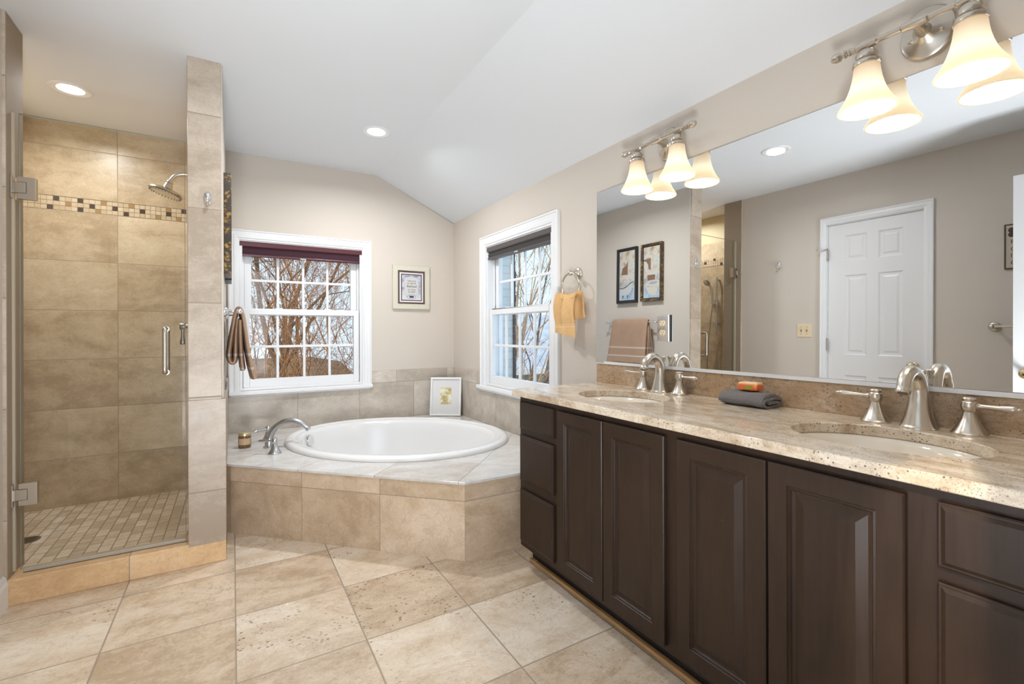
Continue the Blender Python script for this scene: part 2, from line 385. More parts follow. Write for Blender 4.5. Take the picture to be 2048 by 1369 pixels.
def text_mesh(body, size, fn, name, mat, parent, depth=.0008, align='CENTER', shear=0., spacing=1.):
    cu = bpy.data.curves.new(name, 'FONT'); cu.body = body; cu.size = size; cu.align_x = align; cu.extrude = depth; cu.shear = shear; cu.space_line = spacing
    o = bpy.data.objects.new(name, cu); C.objects.link(o)
    dg = bpy.context.evaluated_depsgraph_get(); me = bpy.data.meshes.new_from_object(o.evaluated_get(dg))
    bpy.data.objects.remove(o); mb = MB(); mb.add([fn(v.co.x, v.co.y, v.co.z) for v in me.vertices], [tuple(p.vertices) for p in me.polygons])
    return mb.build(name, mat, parent)

XR, YB, XL, ZC = 1.752, 3.975, -.806, 2.445
XS, ZS = 1.044, 2.12      # ceiling break line, right wall height
PX = -.040                # painted face of the shower divider

# ------------------------------------------------------------------ room shell
struct('floor', MB().box(-.95, XR, -.12, 3.15, -.08, 0), M['floor'])
struct('floor_shower', MB().box(-1.13, -.19, 2.83, YB, -.02, .03), M['shower_f'])
def ceil():
    mb = MB(); s = (ZS-ZC)/(XR-XS); x2 = XR+.14
    prof = [(-1.27, ZC), (XS, ZC), (x2, ZS+s*.14), (x2, ZS+s*.14+.12), (XS, ZC+.12), (-1.27, ZC+.12)]
    return mb.loops([[Vector((x, y, z)) for x, z in prof] for y in (-.12, YB+.14)], cap0=True, cap1=True)
struct('ceiling', ceil(), M['ceil'])
W1 = dict(u0=.045, u1=.925, z0=.69, z1=1.805); W2 = dict(u0=2.425, u1=3.325, z0=.69, z1=1.80)
mb = MB(); D = .14
mb.box(-1.27, W1['u0'], YB, YB+D, 0, ZC); mb.box(W1['u1'], XR+D, YB, YB+D, 0, 2.05)
poly = [(W1['u1'], 2.05), (XR+D, 2.05), (XS, ZC), (W1['u1'], ZC)]
mb.loops([[Vector((x, y, z)) for x, z in poly] for y in (YB, YB+D)], cap0=True, cap1=True)
mb.box(W1['u0'], W1['u1'], YB, YB+D, 0, W1['z0']); mb.box(W1['u0'], W1['u1'], YB, YB+D, W1['z1'], ZC)
wall_b = struct('wall_back', mb, M['paint'])
mb = MB(); mb.box(XR, XR+D, -.12, W2['u0'], 0, 2.056); mb.box(XR, XR+D, W2['u1'], YB, 0, 2.056)
mb.box(XR, XR+D, W2['u0'], W2['u1'], 0, W2['z0']); mb.box(XR, XR+D, W2['u0'], W2['u1'], W2['z1'], 2.056)
mb.loops([[Vector((x, y, z)) for x, z in [(XR, 2.056), (XR+D, 2.056), (XR, ZS)]] for y in (-.12, YB)], cap0=True, cap1=True)
wall_r = struct('wall_right', mb, M['paint'])
DY0, DY1, DZ = 1.318, 1.955, 2.05
mb = MB(); mb.box(XL-.12, XL, -.12, DY0, 0, ZC); mb.box(XL-.12, XL, DY1, 2.712, 0, ZC); mb.box(XL-.12, XL, DY0, DY1, DZ, ZC)
struct('wall_left', mb, M['paint'])
mb = MB(); mb.box(XL-.12, -.40, -.12, 0, 0, ZC); mb.box(.46, 1.3, -.12, 0, 0, ZC); mb.box(-.40, .46, -.12, 0, 2.06, ZC)
mb.loops([[Vector((x, y, z)) for x, z in [(1.3, 0), (XR, 0), (XR, ZS), (1.3, 2.326)]] for y in (-.12, 0)], cap0=True, cap1=True)
struct('wall_front', mb, M['paint'])
# shower divider with its tiled column front
wd_ = struct('wall_divider', MB().box(-.178, PX, 2.722, YB, 0, ZC), M['paint'])
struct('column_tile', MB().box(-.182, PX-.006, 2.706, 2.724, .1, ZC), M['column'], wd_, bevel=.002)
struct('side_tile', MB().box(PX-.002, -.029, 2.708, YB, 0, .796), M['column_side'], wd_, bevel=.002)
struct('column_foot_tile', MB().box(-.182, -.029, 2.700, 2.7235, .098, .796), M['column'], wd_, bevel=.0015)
struct('shower_side_tile', MB().box(-.192, -.178, 2.83, YB, .03, ZC), M['shower_s'], wd_)
wl = struct('wall_shower', MB().box(-1.27, -1.14, 2.712, YB, 0, ZC), M['paint_yellow'])
struct('shower_left_tile', MB().box(-1.142, -1.13, 2.89, YB, .03, 2.15), M['shower_s'], wl)
t1 = struct('trim_1', MB().box(-1.14, -.794, 2.706, 2.89, .1, ZC), M['jamb'], bevel=.003)
# mosaic strip across the left shower wall too
def mosaic(fn, u0, u1, pick):
    mb = MB(); p = .02845; n = int((u1-u0)/p)
    for r in range(3):
        for k in range(n):
            u = u0+(k+.5)*p; z = 1.963-.0282*r
            mb.k = pick(r, k, u); mb.nested(lambda a, b, d: fn(a, b, d), u-.0133, u+.0133, z-.0131, z+.0131, [(0, 0), (0, .004), (.001, .005)])
    return mb
MOS = [[(-.956, 2), (-.815, 2), (-.701, 3), (-.56, 3), (-.387, 3), (-.28, 2)], [(-.899, 3), (-.785, 2), (-.645, 2), (-.504, 2), (-.359, 2)],
       [(-.981, 2), (-.842, 2), (-.729, 3), (-.588, 2), (-.444, 3), (-.303, 3)]]
def pickb(r, k, u):
    for a, b in MOS[r]:
        if abs(u-a) < .0142: return b
    return random.choice((0, 0, 1, 1, 4))
MM = [plain('mosaic_cream', (.57, .45, .305), .3), plain('mosaic_sand', (.53, .405, .265), .3), plain('mosaic_brown', (.075, .05, .038), .15),
      plain('mosaic_amber', (.36, .215, .09), .15), plain('mosaic_pale', (.60, .485, .34), .3)]
struct('shower_back_tile', MB().box(-1.13, -.192, YB-.014, YB, .03, 1.8925), M['shower_b'], wall_b)
struct('shower_back_top_tile', MB().box(-1.13, -.192, YB-.014, YB, 1.979, ZC), M['shower_t'], wall_b)
struct('mosaic_grout', MB().box(-1.13, -.192, YB-.011, YB, 1.8925, 1.979), plain('mosaic_grout', (.46, .37, .26), .7), wall_b)
mosaic(lambda a, b, d: (a, YB-.010-d, b), -1.127, -.192, pickb).build('mosaic_border', MM, wall_b)
mosaic(lambda a, b, d: (-1.131+d, a, b), 2.90, 3.95, lambda r, k, u: 2 if (k*7+r*5) % 11 == 0 else random.choice((0, 1, 4))).build('mosaic_border', MM, wl)
# wainscot tile round the tub
struct('wainscot_tile', MB().box(-.029, 1.742, YB-.012, YB, .385, .655).box(.995, 1.742, YB-.012, YB, .655, .796), M['wain_b'], wall_b, bevel=.0015)
struct('wainscot_tile', MB().box(XR-.012, XR, 2.068, YB-.012, .385, .645).box(XR-.012, XR, 3.405, YB-.012, .645, .796), M['wain_r'], wall_r, bevel=.0015)
# shower curb
cb = struct('trim_2', MB().box(-.80, -.029, 2.702, 2.835, 0, .108), M['curb'], bevel=.003)
# baseboard on the left wall, with a stepped top
mb = MB()
for y0, y1 in ((0.0, 1.25), (2.02, 2.70)):
    pr = [(0, 0), (.016, 0), (.016, .092), (.011, .108), (.011, .118), (.004, .13), (0, .13)]
    mb.loops([[Vector((XL+a, y, z)) for a, z in pr] for y in (y0, y1)], cap0=True, cap1=True)
struct('baseboard_left', mb, M['white'])

# ------------------------------------------------------------------ windows
def window(name, fn, W, o0, o1, ztop, zsill, s0, s1, shift=0):
    """fn(u, w, z): u along the wall, w into the room (negative = towards outside)"""
    u0, u1, z0, z1 = W['u0'], W['u1'], W['z0'], W['z1']
    root = bpy.data.objects.new(name, None); C.objects.link(root); ORG[root] = Vector(fn((u0+u1)/2, 0, z0)); root.location = ORG[root]; root['kind'] = 'structure'
    def bx(mb, a, b, c, d, e, f):
        p, q = fn(a, c, e), fn(b, d, f); return mb.box(p[0], q[0], p[1], q[1], p[2], q[2])
    # casing, left/top/right mitred, stepped profile
    mb = MB(); wl_, wr_ = u0-o0, o1-u1; wt = ztop-z1; prof = [(0, 0), (0, .020), (.12, .022), (.18, .016), (.45, .015), (.55, .018), (.80, .016), (.86, .010), (1, .009), (1, 0)]
    rings = [[Vector(fn(o0+i*wl_, h, z0)), Vector(fn(o0+i*wl_, h, ztop-i*wt)), Vector(fn(o1-i*wr_, h, ztop-i*wt)), Vector(fn(o1-i*wr_, h, z0))] for i, h in prof]
    mb.loops(rings, ringclosed=False); mb.build('casing', M['white'], root)
    mb = MB(); bx(mb, s0, s1, 0.0, .040, z0-.030, z0); bx(mb, u0, u1, -.10, .0, z0-.03, z0); mb.build('stool', M['white'], root, bevel=.006)
    mb = MB(); bx(mb, s0+.012, s1-.012, 0, .018, zsill, z0-.03); mb.build('apron_moulding', M['white'], root, bevel=.004)
    mb = MB(); t = .018
    bx(mb, u0, u0+t, -.14, 0, z0, z1); bx(mb, u1-t, u1, -.14, 0, z0, z1); bx(mb, u0+t, u1-t, -.14, 0, z1-t, z1); bx(mb, u0+t, u1-t, -.14, -.005, z0, z0+.02)
    for a in (u0+t, u1-t-.012): bx(mb, a, a+.012, -.062, -.054, z0+.02, z1-t); bx(mb, a, a+.012, -.105, -.097, z0+.02, z1-t)
    mb.build('jamb', M['white'], root, bevel=.002)
    zm = z0+.585
    def sash(nm, w0, w1, a, b, e, f, st, rb, rt_):
        mb = MB()
        bx(mb, a, a+st, w0, w1, e, f); bx(mb, b-st, b, w0, w1, e, f); bx(mb, a+st, b-st, w0, w1, e, e+rb); bx(mb, a+st, b-st, w0, w1, f-rt_, f)
        so = mb.build(nm, M['white'], root, bevel=.003)
        g0, g1, h0, h1 = a+st, b-st, e+rb, f-rt_; wm = (w0+w1)/2
        mb = MB(); mw = .0095
        for k in (1, 2, 3):
            c = g0+(g1-g0)*k/4; bx(mb, c-mw, c+mw, wm-.008, wm+.008, h0, h1)
        c = (h0+h1)/2; bx(mb, g0, g1, wm-.0085, wm+.0085, c-mw, c+mw)
        mb.build('muntin_grid', M['white'], so, bevel=.003)
        mb = MB(); mb.add([fn(g0, wm, h0), fn(g1, wm, h0), fn(g1, wm, h1), fn(g0, wm, h1)], [(0, 1, 2, 3)]); mb.build('glass_pane', M['glass'], so)
        return so
    sash('upper_sash', -.100, -.066, u0+.03, u1-.03, zm-.022, z1-.02, .048, .040, .045)
    lo = sash('lower_sash', -.052, -.016, u0+.022, u1-.022, z0+.021, zm+.024, .042, .062, .044)
    mb = MB()
    for k in (.3, .7):
        c = u0+(u1-u0)*k; bx(mb, c-.025, c+.025, -.058, -.03, zm+.024, zm+.034)
    mb.build('sash_lock', M['white'], lo, bevel=.003)
    return root
f1 = lambda u, w, z: (u, YB-w, z)
f2 = lambda u, w, z: (XR-w, u, z)
window('window_1', f1, W1, -.026, .998, 1.878, .650, -.026, 1.003)
window('window_2', f2, W2, 2.345, 3.412, 1.882, .645, 2.335, 3.447)

def shade_blind(name, fn, u0, u1, z1, z0, mats, label):
    r = thing(name, fn((u0+u1)/2, -.03, z1), label, 'window shade')
    prof = lambda pts, a, b: MB().loops([[Vector(fn(u, w, z)) for w, z in pts] for u in (a, b)], cap0=True, cap1=True)
    h = z1-z0
    prof([(-.055, z1), (-.004, z1), (.003, z1-.012), (.003, z1-.040), (-.006, z1-.048), (-.055, z1-.048)], u0, u1).build('head_rail', mats[0], r, bevel=.002)
    cell = [(-.045, z1-.048), (-.010, z1-.048), (-.014, z1-.055)]
    zz = z1-.055; k = 0
    cell2 = []
    cell2 = [(-.014, z1-.060), (-.006, z1-.064)]
    prof(cell+cell2+[(-.010, z0+.016), (-.045, z0+.016)], u0+.006, u1-.006).build('fabric', mats[1], r)
    prof([(-.048, z0+.016), (-.003, z0+.016), (.0, z0+.010), (-.003, z0), (-.048, z0)], u0+.004, u1-.004).build('bottom_rail', mats[0], r, bevel=.002)
    c = u0+(u1-u0)*.49
    m = MB(); p, q = fn(c-.022, -.002, z0-.003), fn(c+.022, .006, z0+.006); m.box(p[0], q[0], p[1], q[1], p[2], q[2]); m.build('pull_tab', plain('tab_clear', (.55, .52, .50), .2), r, bevel=.002)
shade_blind('cellular_shade', f1, .046, .924, 1.804, 1.690, [plain('burgundy_rail', (.090, .022, .031), .3), plain('burgundy_fabric', (.040, .009, .018), .8)],
            'burgundy cellular shade pulled up at the top of the wide window above the tub')
shade_blind('cellular_shade', f2, 2.432, 3.318, 1.799, 1.695, [plain('charcoal_rail', (.085, .075, .075), .35), plain('charcoal_fabric', (.05, .045, .047), .8)],
            'charcoal grey cellular shade pulled up in the window beside the vanity')

# ------------------------------------------------------------------ doors on the left and at the entry
def six_panel(mb, fn, u0, u1, z0, z1, th):
    """slab; fn(u, z, d) with d=0 the show face, positive = recessed"""
    w = u1-u0; us = [0, .19*w, .44*w, .56*w, .81*w, w]
    zs = [0, .22, .80, .965, 1.61, 1.725, 1.935, z1-z0]
    prof = [(0, 0), (.010, .007), (.026, .008), (.040, .003), (.045, .003)]
    for i in range(5):
        for j in range(7):
            a, b, c, d = u0+us[i], u0+us[i+1], z0+zs[j], z0+zs[j+1]
            if i in (1, 3) and j in (1, 3, 5): mb.nested(lambda p, q, r: fn(p, q, r), a, b, c, d, prof)
            else: mb.add([fn(a, c, 0), fn(b, c, 0), fn(b, d, 0), fn(a, d, 0)], [(0, 1, 2, 3)])
    mb.add([fn(u0, z0, 0), fn(u1, z0, 0), fn(u1, z1, 0), fn(u0, z1, 0), fn(u0, z0, th), fn(u1, z0, th), fn(u1, z1, th), fn(u0, z1, th)],
           [(4, 5, 6, 7), (0, 1, 5, 4), (1, 2, 6, 5), (2, 3, 7, 6), (3, 0, 4, 7)])
def knob(mb, o, ax):
    mb.lathe([(.030, 0), (.030, .003), (.026, .007), (.012, .010), (.010, .028), (.015, .034), (.026, .042), (.030, .053), (.027, .064), (.016, .072), (.0, .074)], o, ax, 24)
d1 = bpy.data.objects.new('door_1', None); C.objects.link(d1); d1['kind'] = 'structure'; ORG[d1] = Vector((XL, 1.636, 0)); d1.location = ORG[d1]
mb = MB(); six_panel(mb, lambda u, z, d: (XL-.012-d, u, z), 1.324, 1.949, .008, 2.042, .034); mb.build('door_panel', M['door_white'], d1)
mb = MB(); a, b = 1.262, 2.002; wl_ = .056
rings = [[Vector((XL+h, a+i*wl_, 0)), Vector((XL+h, a+i*wl_, 2.108-i*.058)), Vector((XL+h, b-i*.047, 2.108-i*.058)), Vector((XL+h, b-i*.047, 0))]
         for i, h in [(0, 0), (0, .016), (.15, .018), (.25, .013), (.6, .013), (.75, .010), (1, .008), (1, 0)]]
mb.loops(rings, ringclosed=False); mb.build('door_casing', M['white'], d1)
mb = MB(); mb.box(XL-.12, XL, DY0-.001, DY0+.005, 0, DZ); mb.box(XL-.12, XL, DY1-.005, DY1+.001, 0, DZ); mb.box(XL-.12, XL, DY0, DY1, DZ-.007, DZ+.001); mb.build('door_jamb', M['white'], d1)
mb = MB(); knob(mb, (XL-.012, 1.377, .906), (1, 0, 0)); mb.build('door_knob', M['brass'], d1, smooth=40)
for z in (1.80, 1.05, .25):
    mb = MB(); mb.lathe([(.007, -.045), (.007, .045)], (XL+.004, 1.950, z), n=12)
    for k in (-.048, .047): mb.lathe([(.004, 0), (.008, .003), (.004, .007)], (XL+.004, 1.950, z+k), n=12)
    mb.build('hinge', M['nickel'], d1, smooth=40)
mb = MB(); mb.tube([(XL+.008, 1.955, 1.845), (XL+.03, 1.985, 1.845), (XL+.055, 2.005, 1.843)], .0045, 8); mb.sphere((XL+.055, 2.006, 1.843), .008, 10, 6); mb.build('hinge_stop', M['nickel'], d1, smooth=50)
struct('closet_back', MB().box(-1.02, -1.0, 1.25, 2.05, 0, 2.15), M['black'], d1)
d2 = bpy.data.objects.new('door_2', None); C.objects.link(d2); d2['kind'] = 'structure'; ORG[d2] = Vector((-.378, .02, 0)); d2.location = ORG[d2]
mb = MB(); six_panel(mb, lambda u, z, d: (-.360-d, u, z), .022, .785, .010, 2.045, .035); mb.build('door_panel', M['door_white'], d2)
mb = MB(); knob(mb, (-.360, .725, .915), (1, 0, 0)); knob(mb, (-.395, .725, .915), (-1, 0, 0)); mb.build('door_knob', M['brass'], d2, smooth=40)
mb = MB(); mb.box(-.388, -.367, .7845, .7865, .89, .945); mb.build('latch_plate', M['brass'], d2)

# ------------------------------------------------------------------ tub surround, tub and tub faucet
A_, B_ = (-.029, 3.070), (.971, 2.080)
deckpoly = [A_, B_, (1.742, 2.068), (1.742, YB-.012), (-.029, YB-.012)]
ts = thing('tub_surround', (.9, 3.0, 0), 'tan stone tiled tub surround filling the corner under the two windows', 'tub surround')
o_ = .004; lip = [(-.029, 3.070-.006), (.968, 2.080-.008), (1.7395, 2.060), (1.7395, YB-.0125), (-.0285, YB-.0125)]
TC, TA, TB_ = (.989, 3.203), .773, .618
MB().slab_hole(lip, TC, TA-.06, TB_-.06, -PI/4, .373, .386).build('deck', M['deck'], ts, bevel=.0015)
def wallquad(p, q, z0, z1, th):
    dx, dy = q[0]-p[0], q[1]-p[1]; L = math.hypot(dx, dy); nx, ny = -dy/L*th, dx/L*th
    return MB().prism([p, q, (q[0]+nx, q[1]+ny), (p[0]+nx, p[1]+ny)], z0, z1)
wallquad(A_, B_, 0, .373, .03).build('front_panel', M['apron'], ts)
wallquad(B_, (1.7395, 2.068), 0, .373, .03).build('end_panel', M['apron_side'], ts)
tub = thing('bathtub', (TC[0], TC[1], .386), 'glossy white oval drop-in bathtub set in the tiled corner deck', 'bathtub')
def oval(d, z, N=96):
    a, b = TA-d, TB_-d; c, s_ = math.cos(-PI/4), math.sin(-PI/4)
    return [Vector((TC[0]+a*math.cos(t)*c-b*math.sin(t)*s_, TC[1]+a*math.cos(t)*s_+b*math.sin(t)*c, z)) for t in [2*PI*k/N for k in range(N)]]
pf = [(.0, .3865), (-.002, .396), (.004, .409), (.018, .417), (.036, .418), (.050, .413), (.058, .408), (.070, .409), (.082, .407), (.094, .398), (.104, .380), (.120, .30), (.150, .15), (.19, .07), (.25, .045), (.40, .038), (.60, .036)]
MB().loops([oval(d, z) for d, z in pf], cap1=True).build('tub_shell', M['tub'], tub, smooth=60)
# overflow plate on the inner wall at the faucet end
ud = Vector((-1, 1, 0)).normalized(); wv = Vector((1, 1, 0)).normalized()
ov = Vector((.458, 3.590, .352))
nrm = (Vector((TC[0], TC[1], .36))-ov); nrm.z = .12; nrm.normalize()
mb = MB(); mb.lathe([(.030, -.03), (.038, .0), (.038, .020), (.035, .024), (0, .0255)], ov, nrm, 30); mb.build('overflow_plate', M['chrome'], tub, smooth=40)
mb = MB(); mb.lathe([(.035, 0), (.035, .003), (.028, .004), (.026, .010), (.0, .012)], (TC[0]-.25, TC[1]+.22, .0365), n=28); mb.build('drain', M['chrome'], tub, smooth=40)

def lever(mb, o, d, L=.085, s=1.):
    d = Vector(d).normalized(); mb.lathe([(.0065*s, 0), (.0085*s, .006), (.006*s, .010), (.0055*s, .02), (.0065*s, .045*L/.085), (.0095*s, .072*L/.085), (.0085*s, .080*L/.085), (.005*s, .084*L/.085), (.006*s, .088*L/.085), (.003*s, .093*L/.085), (0, .094*L/.085)], o, d, 14)
def handle_part(x, y, z, ld, parent, mat, s=1., name='handle'):
    mb = MB()
    mb.lathe([(.0385*s, 0), (.0385*s, .004*s), (.0350*s, .0075*s), (.0335*s, .010*s), (.0265*s, .022*s), (.0185*s, .040*s), (.0138*s, .055*s), (.0125*s, .060*s), (.0145*s, .062*s),
              (.0172*s, .068*s), (.0180*s, .076*s), (.0165*s, .086*s), (.0135*s, .089*s), (.0145*s, .091*s), (.0148*s, .095*s), (.012*s, .0985*s), (0, .100*s)], (x, y, z), n=26)
    h = mb.build(name, mat, parent, smooth=35)
    mb = MB(); lever(mb, (x+ld[0]*.012, y+ld[1]*.012, z+.077*s), ld, .082*s, s); mb.build('lever', mat, h, smooth=35)
    return h
def arc_path(pts, n=8):  # Catmull-Rom
    P = [Vector(p) for p in pts]; P = [P[0]*2-P[1]]+P+[P[-1]*2-P[-2]]; out = []
    for i in range(1, len(P)-2):
        for k in range(n):
            t = k/n; a, b, c, d = P[i-1:i+3]
            out.append(.5*((2*b)+(c-a)*t+(2*a-5*b+4*c-d)*t*t+(3*b-3*c+d-a)*t**3))
    out.append(P[-2]); return out
def interp(xs, n):
    out = []
    for i in range(len(xs)-1): out += [xs[i]+(xs[i+1]-xs[i])*k/n for k in range(n)]
    return out+[xs[-1]]
tf = thing('tub_faucet', (.200, 3.37, .386), 'satin nickel arched tub faucet with two levers on the tiled deck', 'faucet')
fd = Vector((.92, -.38, 0)).normalized(); b0 = Vector((.200, 3.37, .386))
loc = lambda a, z: tuple(b0+fd*a+Vector((0, 0, z)))
mb = MB(); mb.lathe([(.034, 0), (.034, .005), (.028, .009)], b0, n=28)
mb.tube(arc_path([loc(0, .004), loc(.004, .06), loc(.03, .115), loc(.085, .158), loc(.150, .165), loc(.205, .140), loc(.235, .112)]), interp([.027, .0225, .0205, .0195, .0185, .0165, .0145], 8), 20)
e = b0+fd*.232+Vector((0, 0, .115)); mb.lathe([(.0155, -.004), (.0172, .004), (.0172, .014), (.0130, .016), (0, .012)], e, (fd*.7+Vector((0, 0, -.7))), 20)
mb.build('spout', M['steel'], tf, smooth=40)
handle_part(.218, 3.175, .386, (-.85, .45, 0), tf, M['steel'], 1.0)
handle_part(.205, 3.585, .386, (-.8, -.5, 0), tf, M['steel'], 1.0)

# candle
cj = thing('candle_jar', (.065, 3.445, .386), 'small amber glass candle jar with a gold lid on the tub deck', 'candle')
mb = MB(); mb.lathe([(.031, 0), (.036, .003), (.0365, .010), (.0365, .070), (.034, .077), (.032, .079)], (.065, 3.445, .386), n=30)
mb.build('jar', plain('amber_glass', (.12, .055, .018), .08, spec=.6, coat=.6), cj, smooth=40)
mb = MB(); R = []
for z in (.022, .062): R.append([Vector((.065+.0370*math.cos(a), 3.445+.0370*math.sin(a), .386+z)) for a in [math.radians(-150+k*8) for k in range(16)]])
mb.loops(R, ringclosed=False); tag(mb.build('paper_label', plain('kraft_label', (.50, .34, .20), .6), cj, smooth=60), 'tan paper label on the jar')
mb = MB(); mb.lathe([(.0345, .077), (.0365, .079), (.0365, .092), (.0345, .095), (0, .0955)], (.065, 3.445, .386), n=30); mb.build('lid', plain('gold_lid', (.72, .62, .36), .3, 1.0), cj, smooth=40)

# ------------------------------------------------------------------ picture frame helper (fn(u, v, d) -> point, d out of the wall)
def nest(mb, fn, u0, u1, v0, v1, prof, fill=False): return mb.nested(fn, u0, u1, v0, v1, prof, fill)
def quad(mb, fn, u0, u1, v0, v1, d): return mb.add([fn(u0, v0, d), fn(u1, v0, d), fn(u1, v1, d), fn(u0, v1, d)], [(0, 1, 2, 3)])
def poly_(mb, fn, pts, d): return mb.add([fn(u, v, d) for u, v in pts], [tuple(range(len(pts)))])

# framed saying on the back wall
wp = thing('framed_sign', (1.348, YB, 1.34), 'framed bath saying in a cream distressed frame on the back wall', 'picture')
fs = lambda u, v, d: (u, YB-d, v)
u0, u1, v0, v1 = 1.178, 1.512, 1.320, 1.700
mb = MB(); nest(mb, fs, u0, u1, v0, v1, [(0, 0), (0, .018), (.004, .022), (.044, .022), (.046, .016)])
def distress():
    t = NT('distressed_cream'); n = t.noise(t.obj(), 22, 6, .7); return t.fin(t.mix(t.rng(n, .60, .72), (.60, .57, .47), (.36, .31, .23)), .6)
mb.build('frame', distress(), wp)
mb = MB(); nest(mb, fs, u0+.045, u1-.045, v0+.045, v1-.045, [(0, .016), (.016, .016)]); nest(mb, fs, u0+.073, u1-.073, v0+.073, v1-.073, [(0, .0155), (.009, .0155)])
tag(mb.build('mat_border', plain('brown_mat', (.085, .055, .055), .6), wp), 'dark brown double mat lines')
mb = MB(); quad(mb, fs, u0+.046, u1-.046, v0+.046, v1-.046, .0145); mb.build('mat_board', plain('mat_cream', (.74, .68, .64), .7), wp)
a0, a1, c0, c1 = u0+.081, u1-.081, v0+.081, v1-.081; cx = (a0+a1)/2
def sky_print():
    t = NT('blue_print'); P = t.obj(); n = t.noise(P, 26, 5, .7); z = t.sep(P)[2]
    c = t.mix(t.rng(n, .40, .62), (.22, .24, .36), (.56, .58, .64)); return t.fin(t.mix(t.rng(z, .14, .07), c, (.60, .62, .64)), .5)
mb = MB(); quad(mb, fs, a0, a1, c0, c1, .0160); mb.build('print', sky_print(), wp)
mb = MB(); w_ = .062
pts = [(cx-w_, c0+.045), (cx+w_, c0+.045), (cx+w_, c1-.035), (cx+.045, c1-.022), (cx, c1-.016), (cx-.045, c1-.022), (cx-w_, c1-.035)]
poly_(mb, fs, pts, .0163); mb.build('text_panel', plain('panel_grey', (.56, .55, .52), .6), wp)
mb = MB(); R = [[Vector(fs(cx+r_*.040*math.cos(t), c0+.027+r_*.020*math.sin(t), .0168)) for t in [2*PI*k/28 for k in range(28)]] for r_ in (1, .93)]
mb.loops(R); tp = [(cx-.022, c0+.036), (cx+.022, c0+.036), (cx+.016, c0+.019), (cx-.016, c0+.019)]; poly_(mb, fs, tp, .0170)
for s_ in (-1, 1): poly_(mb, fs, [(cx+s_*.013-.003, c0+.0195), (cx+s_*.013+.003, c0+.0195), (cx+s_*.015+.001, c0+.013), (cx+s_*.015-.001, c0+.013)], .0170)
ink = plain('ink', (.055, .05, .075), .6)
mb.build('tub_emblem', ink, wp)
for body, size, vv, sh in (('Take time', .019, c1-.058, 0), ('to relax &', .019, c1-.078, 0), ('Refresh', .030, c1-.109, .35), ('in a long', .019, c1-.133, 0), ('hot bath', .019, c1-.153, 0)):
    text_mesh(body, size, lambda x, y, z, vv=vv: fs(cx+x, vv+y, .0172), 'lettering', ink, wp, 0., shear=sh)

# white frame leaning in the tub corner
pa, pb = Vector((1.480, 3.880, .3875)), Vector((1.706, 3.728, .3875))
ue = (pb-pa).normalized(); back = Vector((-ue.y, ue.x, 0)); Lw = (pb-pa).length; ve = (Vector((0, 0, 1))*.985+back*.17).normalized(); ne = -(ue.cross(ve)).normalized()
if ne.dot(back) > 0: ne = -ne
fl = lambda u, v, d: tuple(pa+ue*u+ve*v+ne*d)
lp = thing('leaning_frame', tuple((pa+pb)/2), 'white framed flower print leaning in the corner of the tub deck', 'picture')
mb = MB(); nest(mb, fl, 0, Lw, 0, .335, [(.0, -.004), (0, .014), (.003, .017), (.016, .017), (.018, .009)]); quad(mb, fl, 0, Lw, 0, .335, -.004); mb.build('frame', M['white'], lp)
mb = MB(); quad(mb, fl, .016, Lw-.016, .016, .319, .007); mb.build('mat_board', plain('mat_white', (.66, .66, .655), .7), lp)
def flowers():
    t = NT('flower_print'); P = t.obj(); z = t.sep(P)[2]
    n = t.noise(P, 16, 4, .6); v_ = t.vor(P, 24)
    c = t.ramp(n, [(.34, (.30, .21, .07)), (.47, (.52, .45, .22)), (.56, (.74, .70, .52)), (.7, (.80, .78, .70))])
    c = t.mix(t.rng(z, .225, .262), c, (.42, .42, .05)); return t.fin(t.mix(t.rng(v_, .11, .06), c, (.16, .09, .04)), .5)
mb = MB(); quad(mb, fl, .088, Lw-.088, .100, .245, .0076); mb.build('print', flowers(), lp)

# two narrow bath prints on the divider wall, over the towel bar
def bathpic(y0, y1, z0, z1, fmat, art, label):
    r = thing('framed_bath_print', (PX, (y0+y1)/2, z0), label, 'picture', None)
    fn = lambda u, v, d: (PX+d, u, v)
    mb = MB(); nest(mb, fn, y0, y1, z0, z1, [(0, 0), (0, .034), (.003, .037), (.020, .030), (.024, .022)]); mb.build('frame', fmat, r)
    mb = MB(); nest(mb, fn, y0+.022, y1-.022, z0+.022, z1-.022, [(0, .021), (.008, .021)]); mb.build('inner_lip', M['black'], r)
    def bg():
        t = NT('wash_print'); P = t.obj(); n = t.noise(P, 13, 6, .7); z = t.sep(P)[2]
        c = t.ramp(n, [(.35, (.36, .22, .12)), (.46, (.50, .44, .35)), (.55, (.57, .56, .51)), (.66, (.40, .46, .49))])
        return t.fin(t.mix(t.m('MULTIPLY', t.rng(z, .26, .04), .85), c, t.mix(t.rng(n, .4, .6), (.13, .30, .50), (.42, .54, .64))), .5)
    mb = MB(); quad(mb, fn, y0+.028, y1-.028, z0+.028, z1-.028, .0205); mb.build('print', bg(), r)
    art(fn, y0+.03, y1-.03, z0+.03, z1-.03, r)
brown_p = plain('print_brown', (.20, .115, .075), .6); pale_p = plain('print_pale', (.50, .52, .54), .6); line_p = plain('print_line', (.12, .12, .13), .6); cream_p = plain('print_cream', (.56, .53, .47), .6)
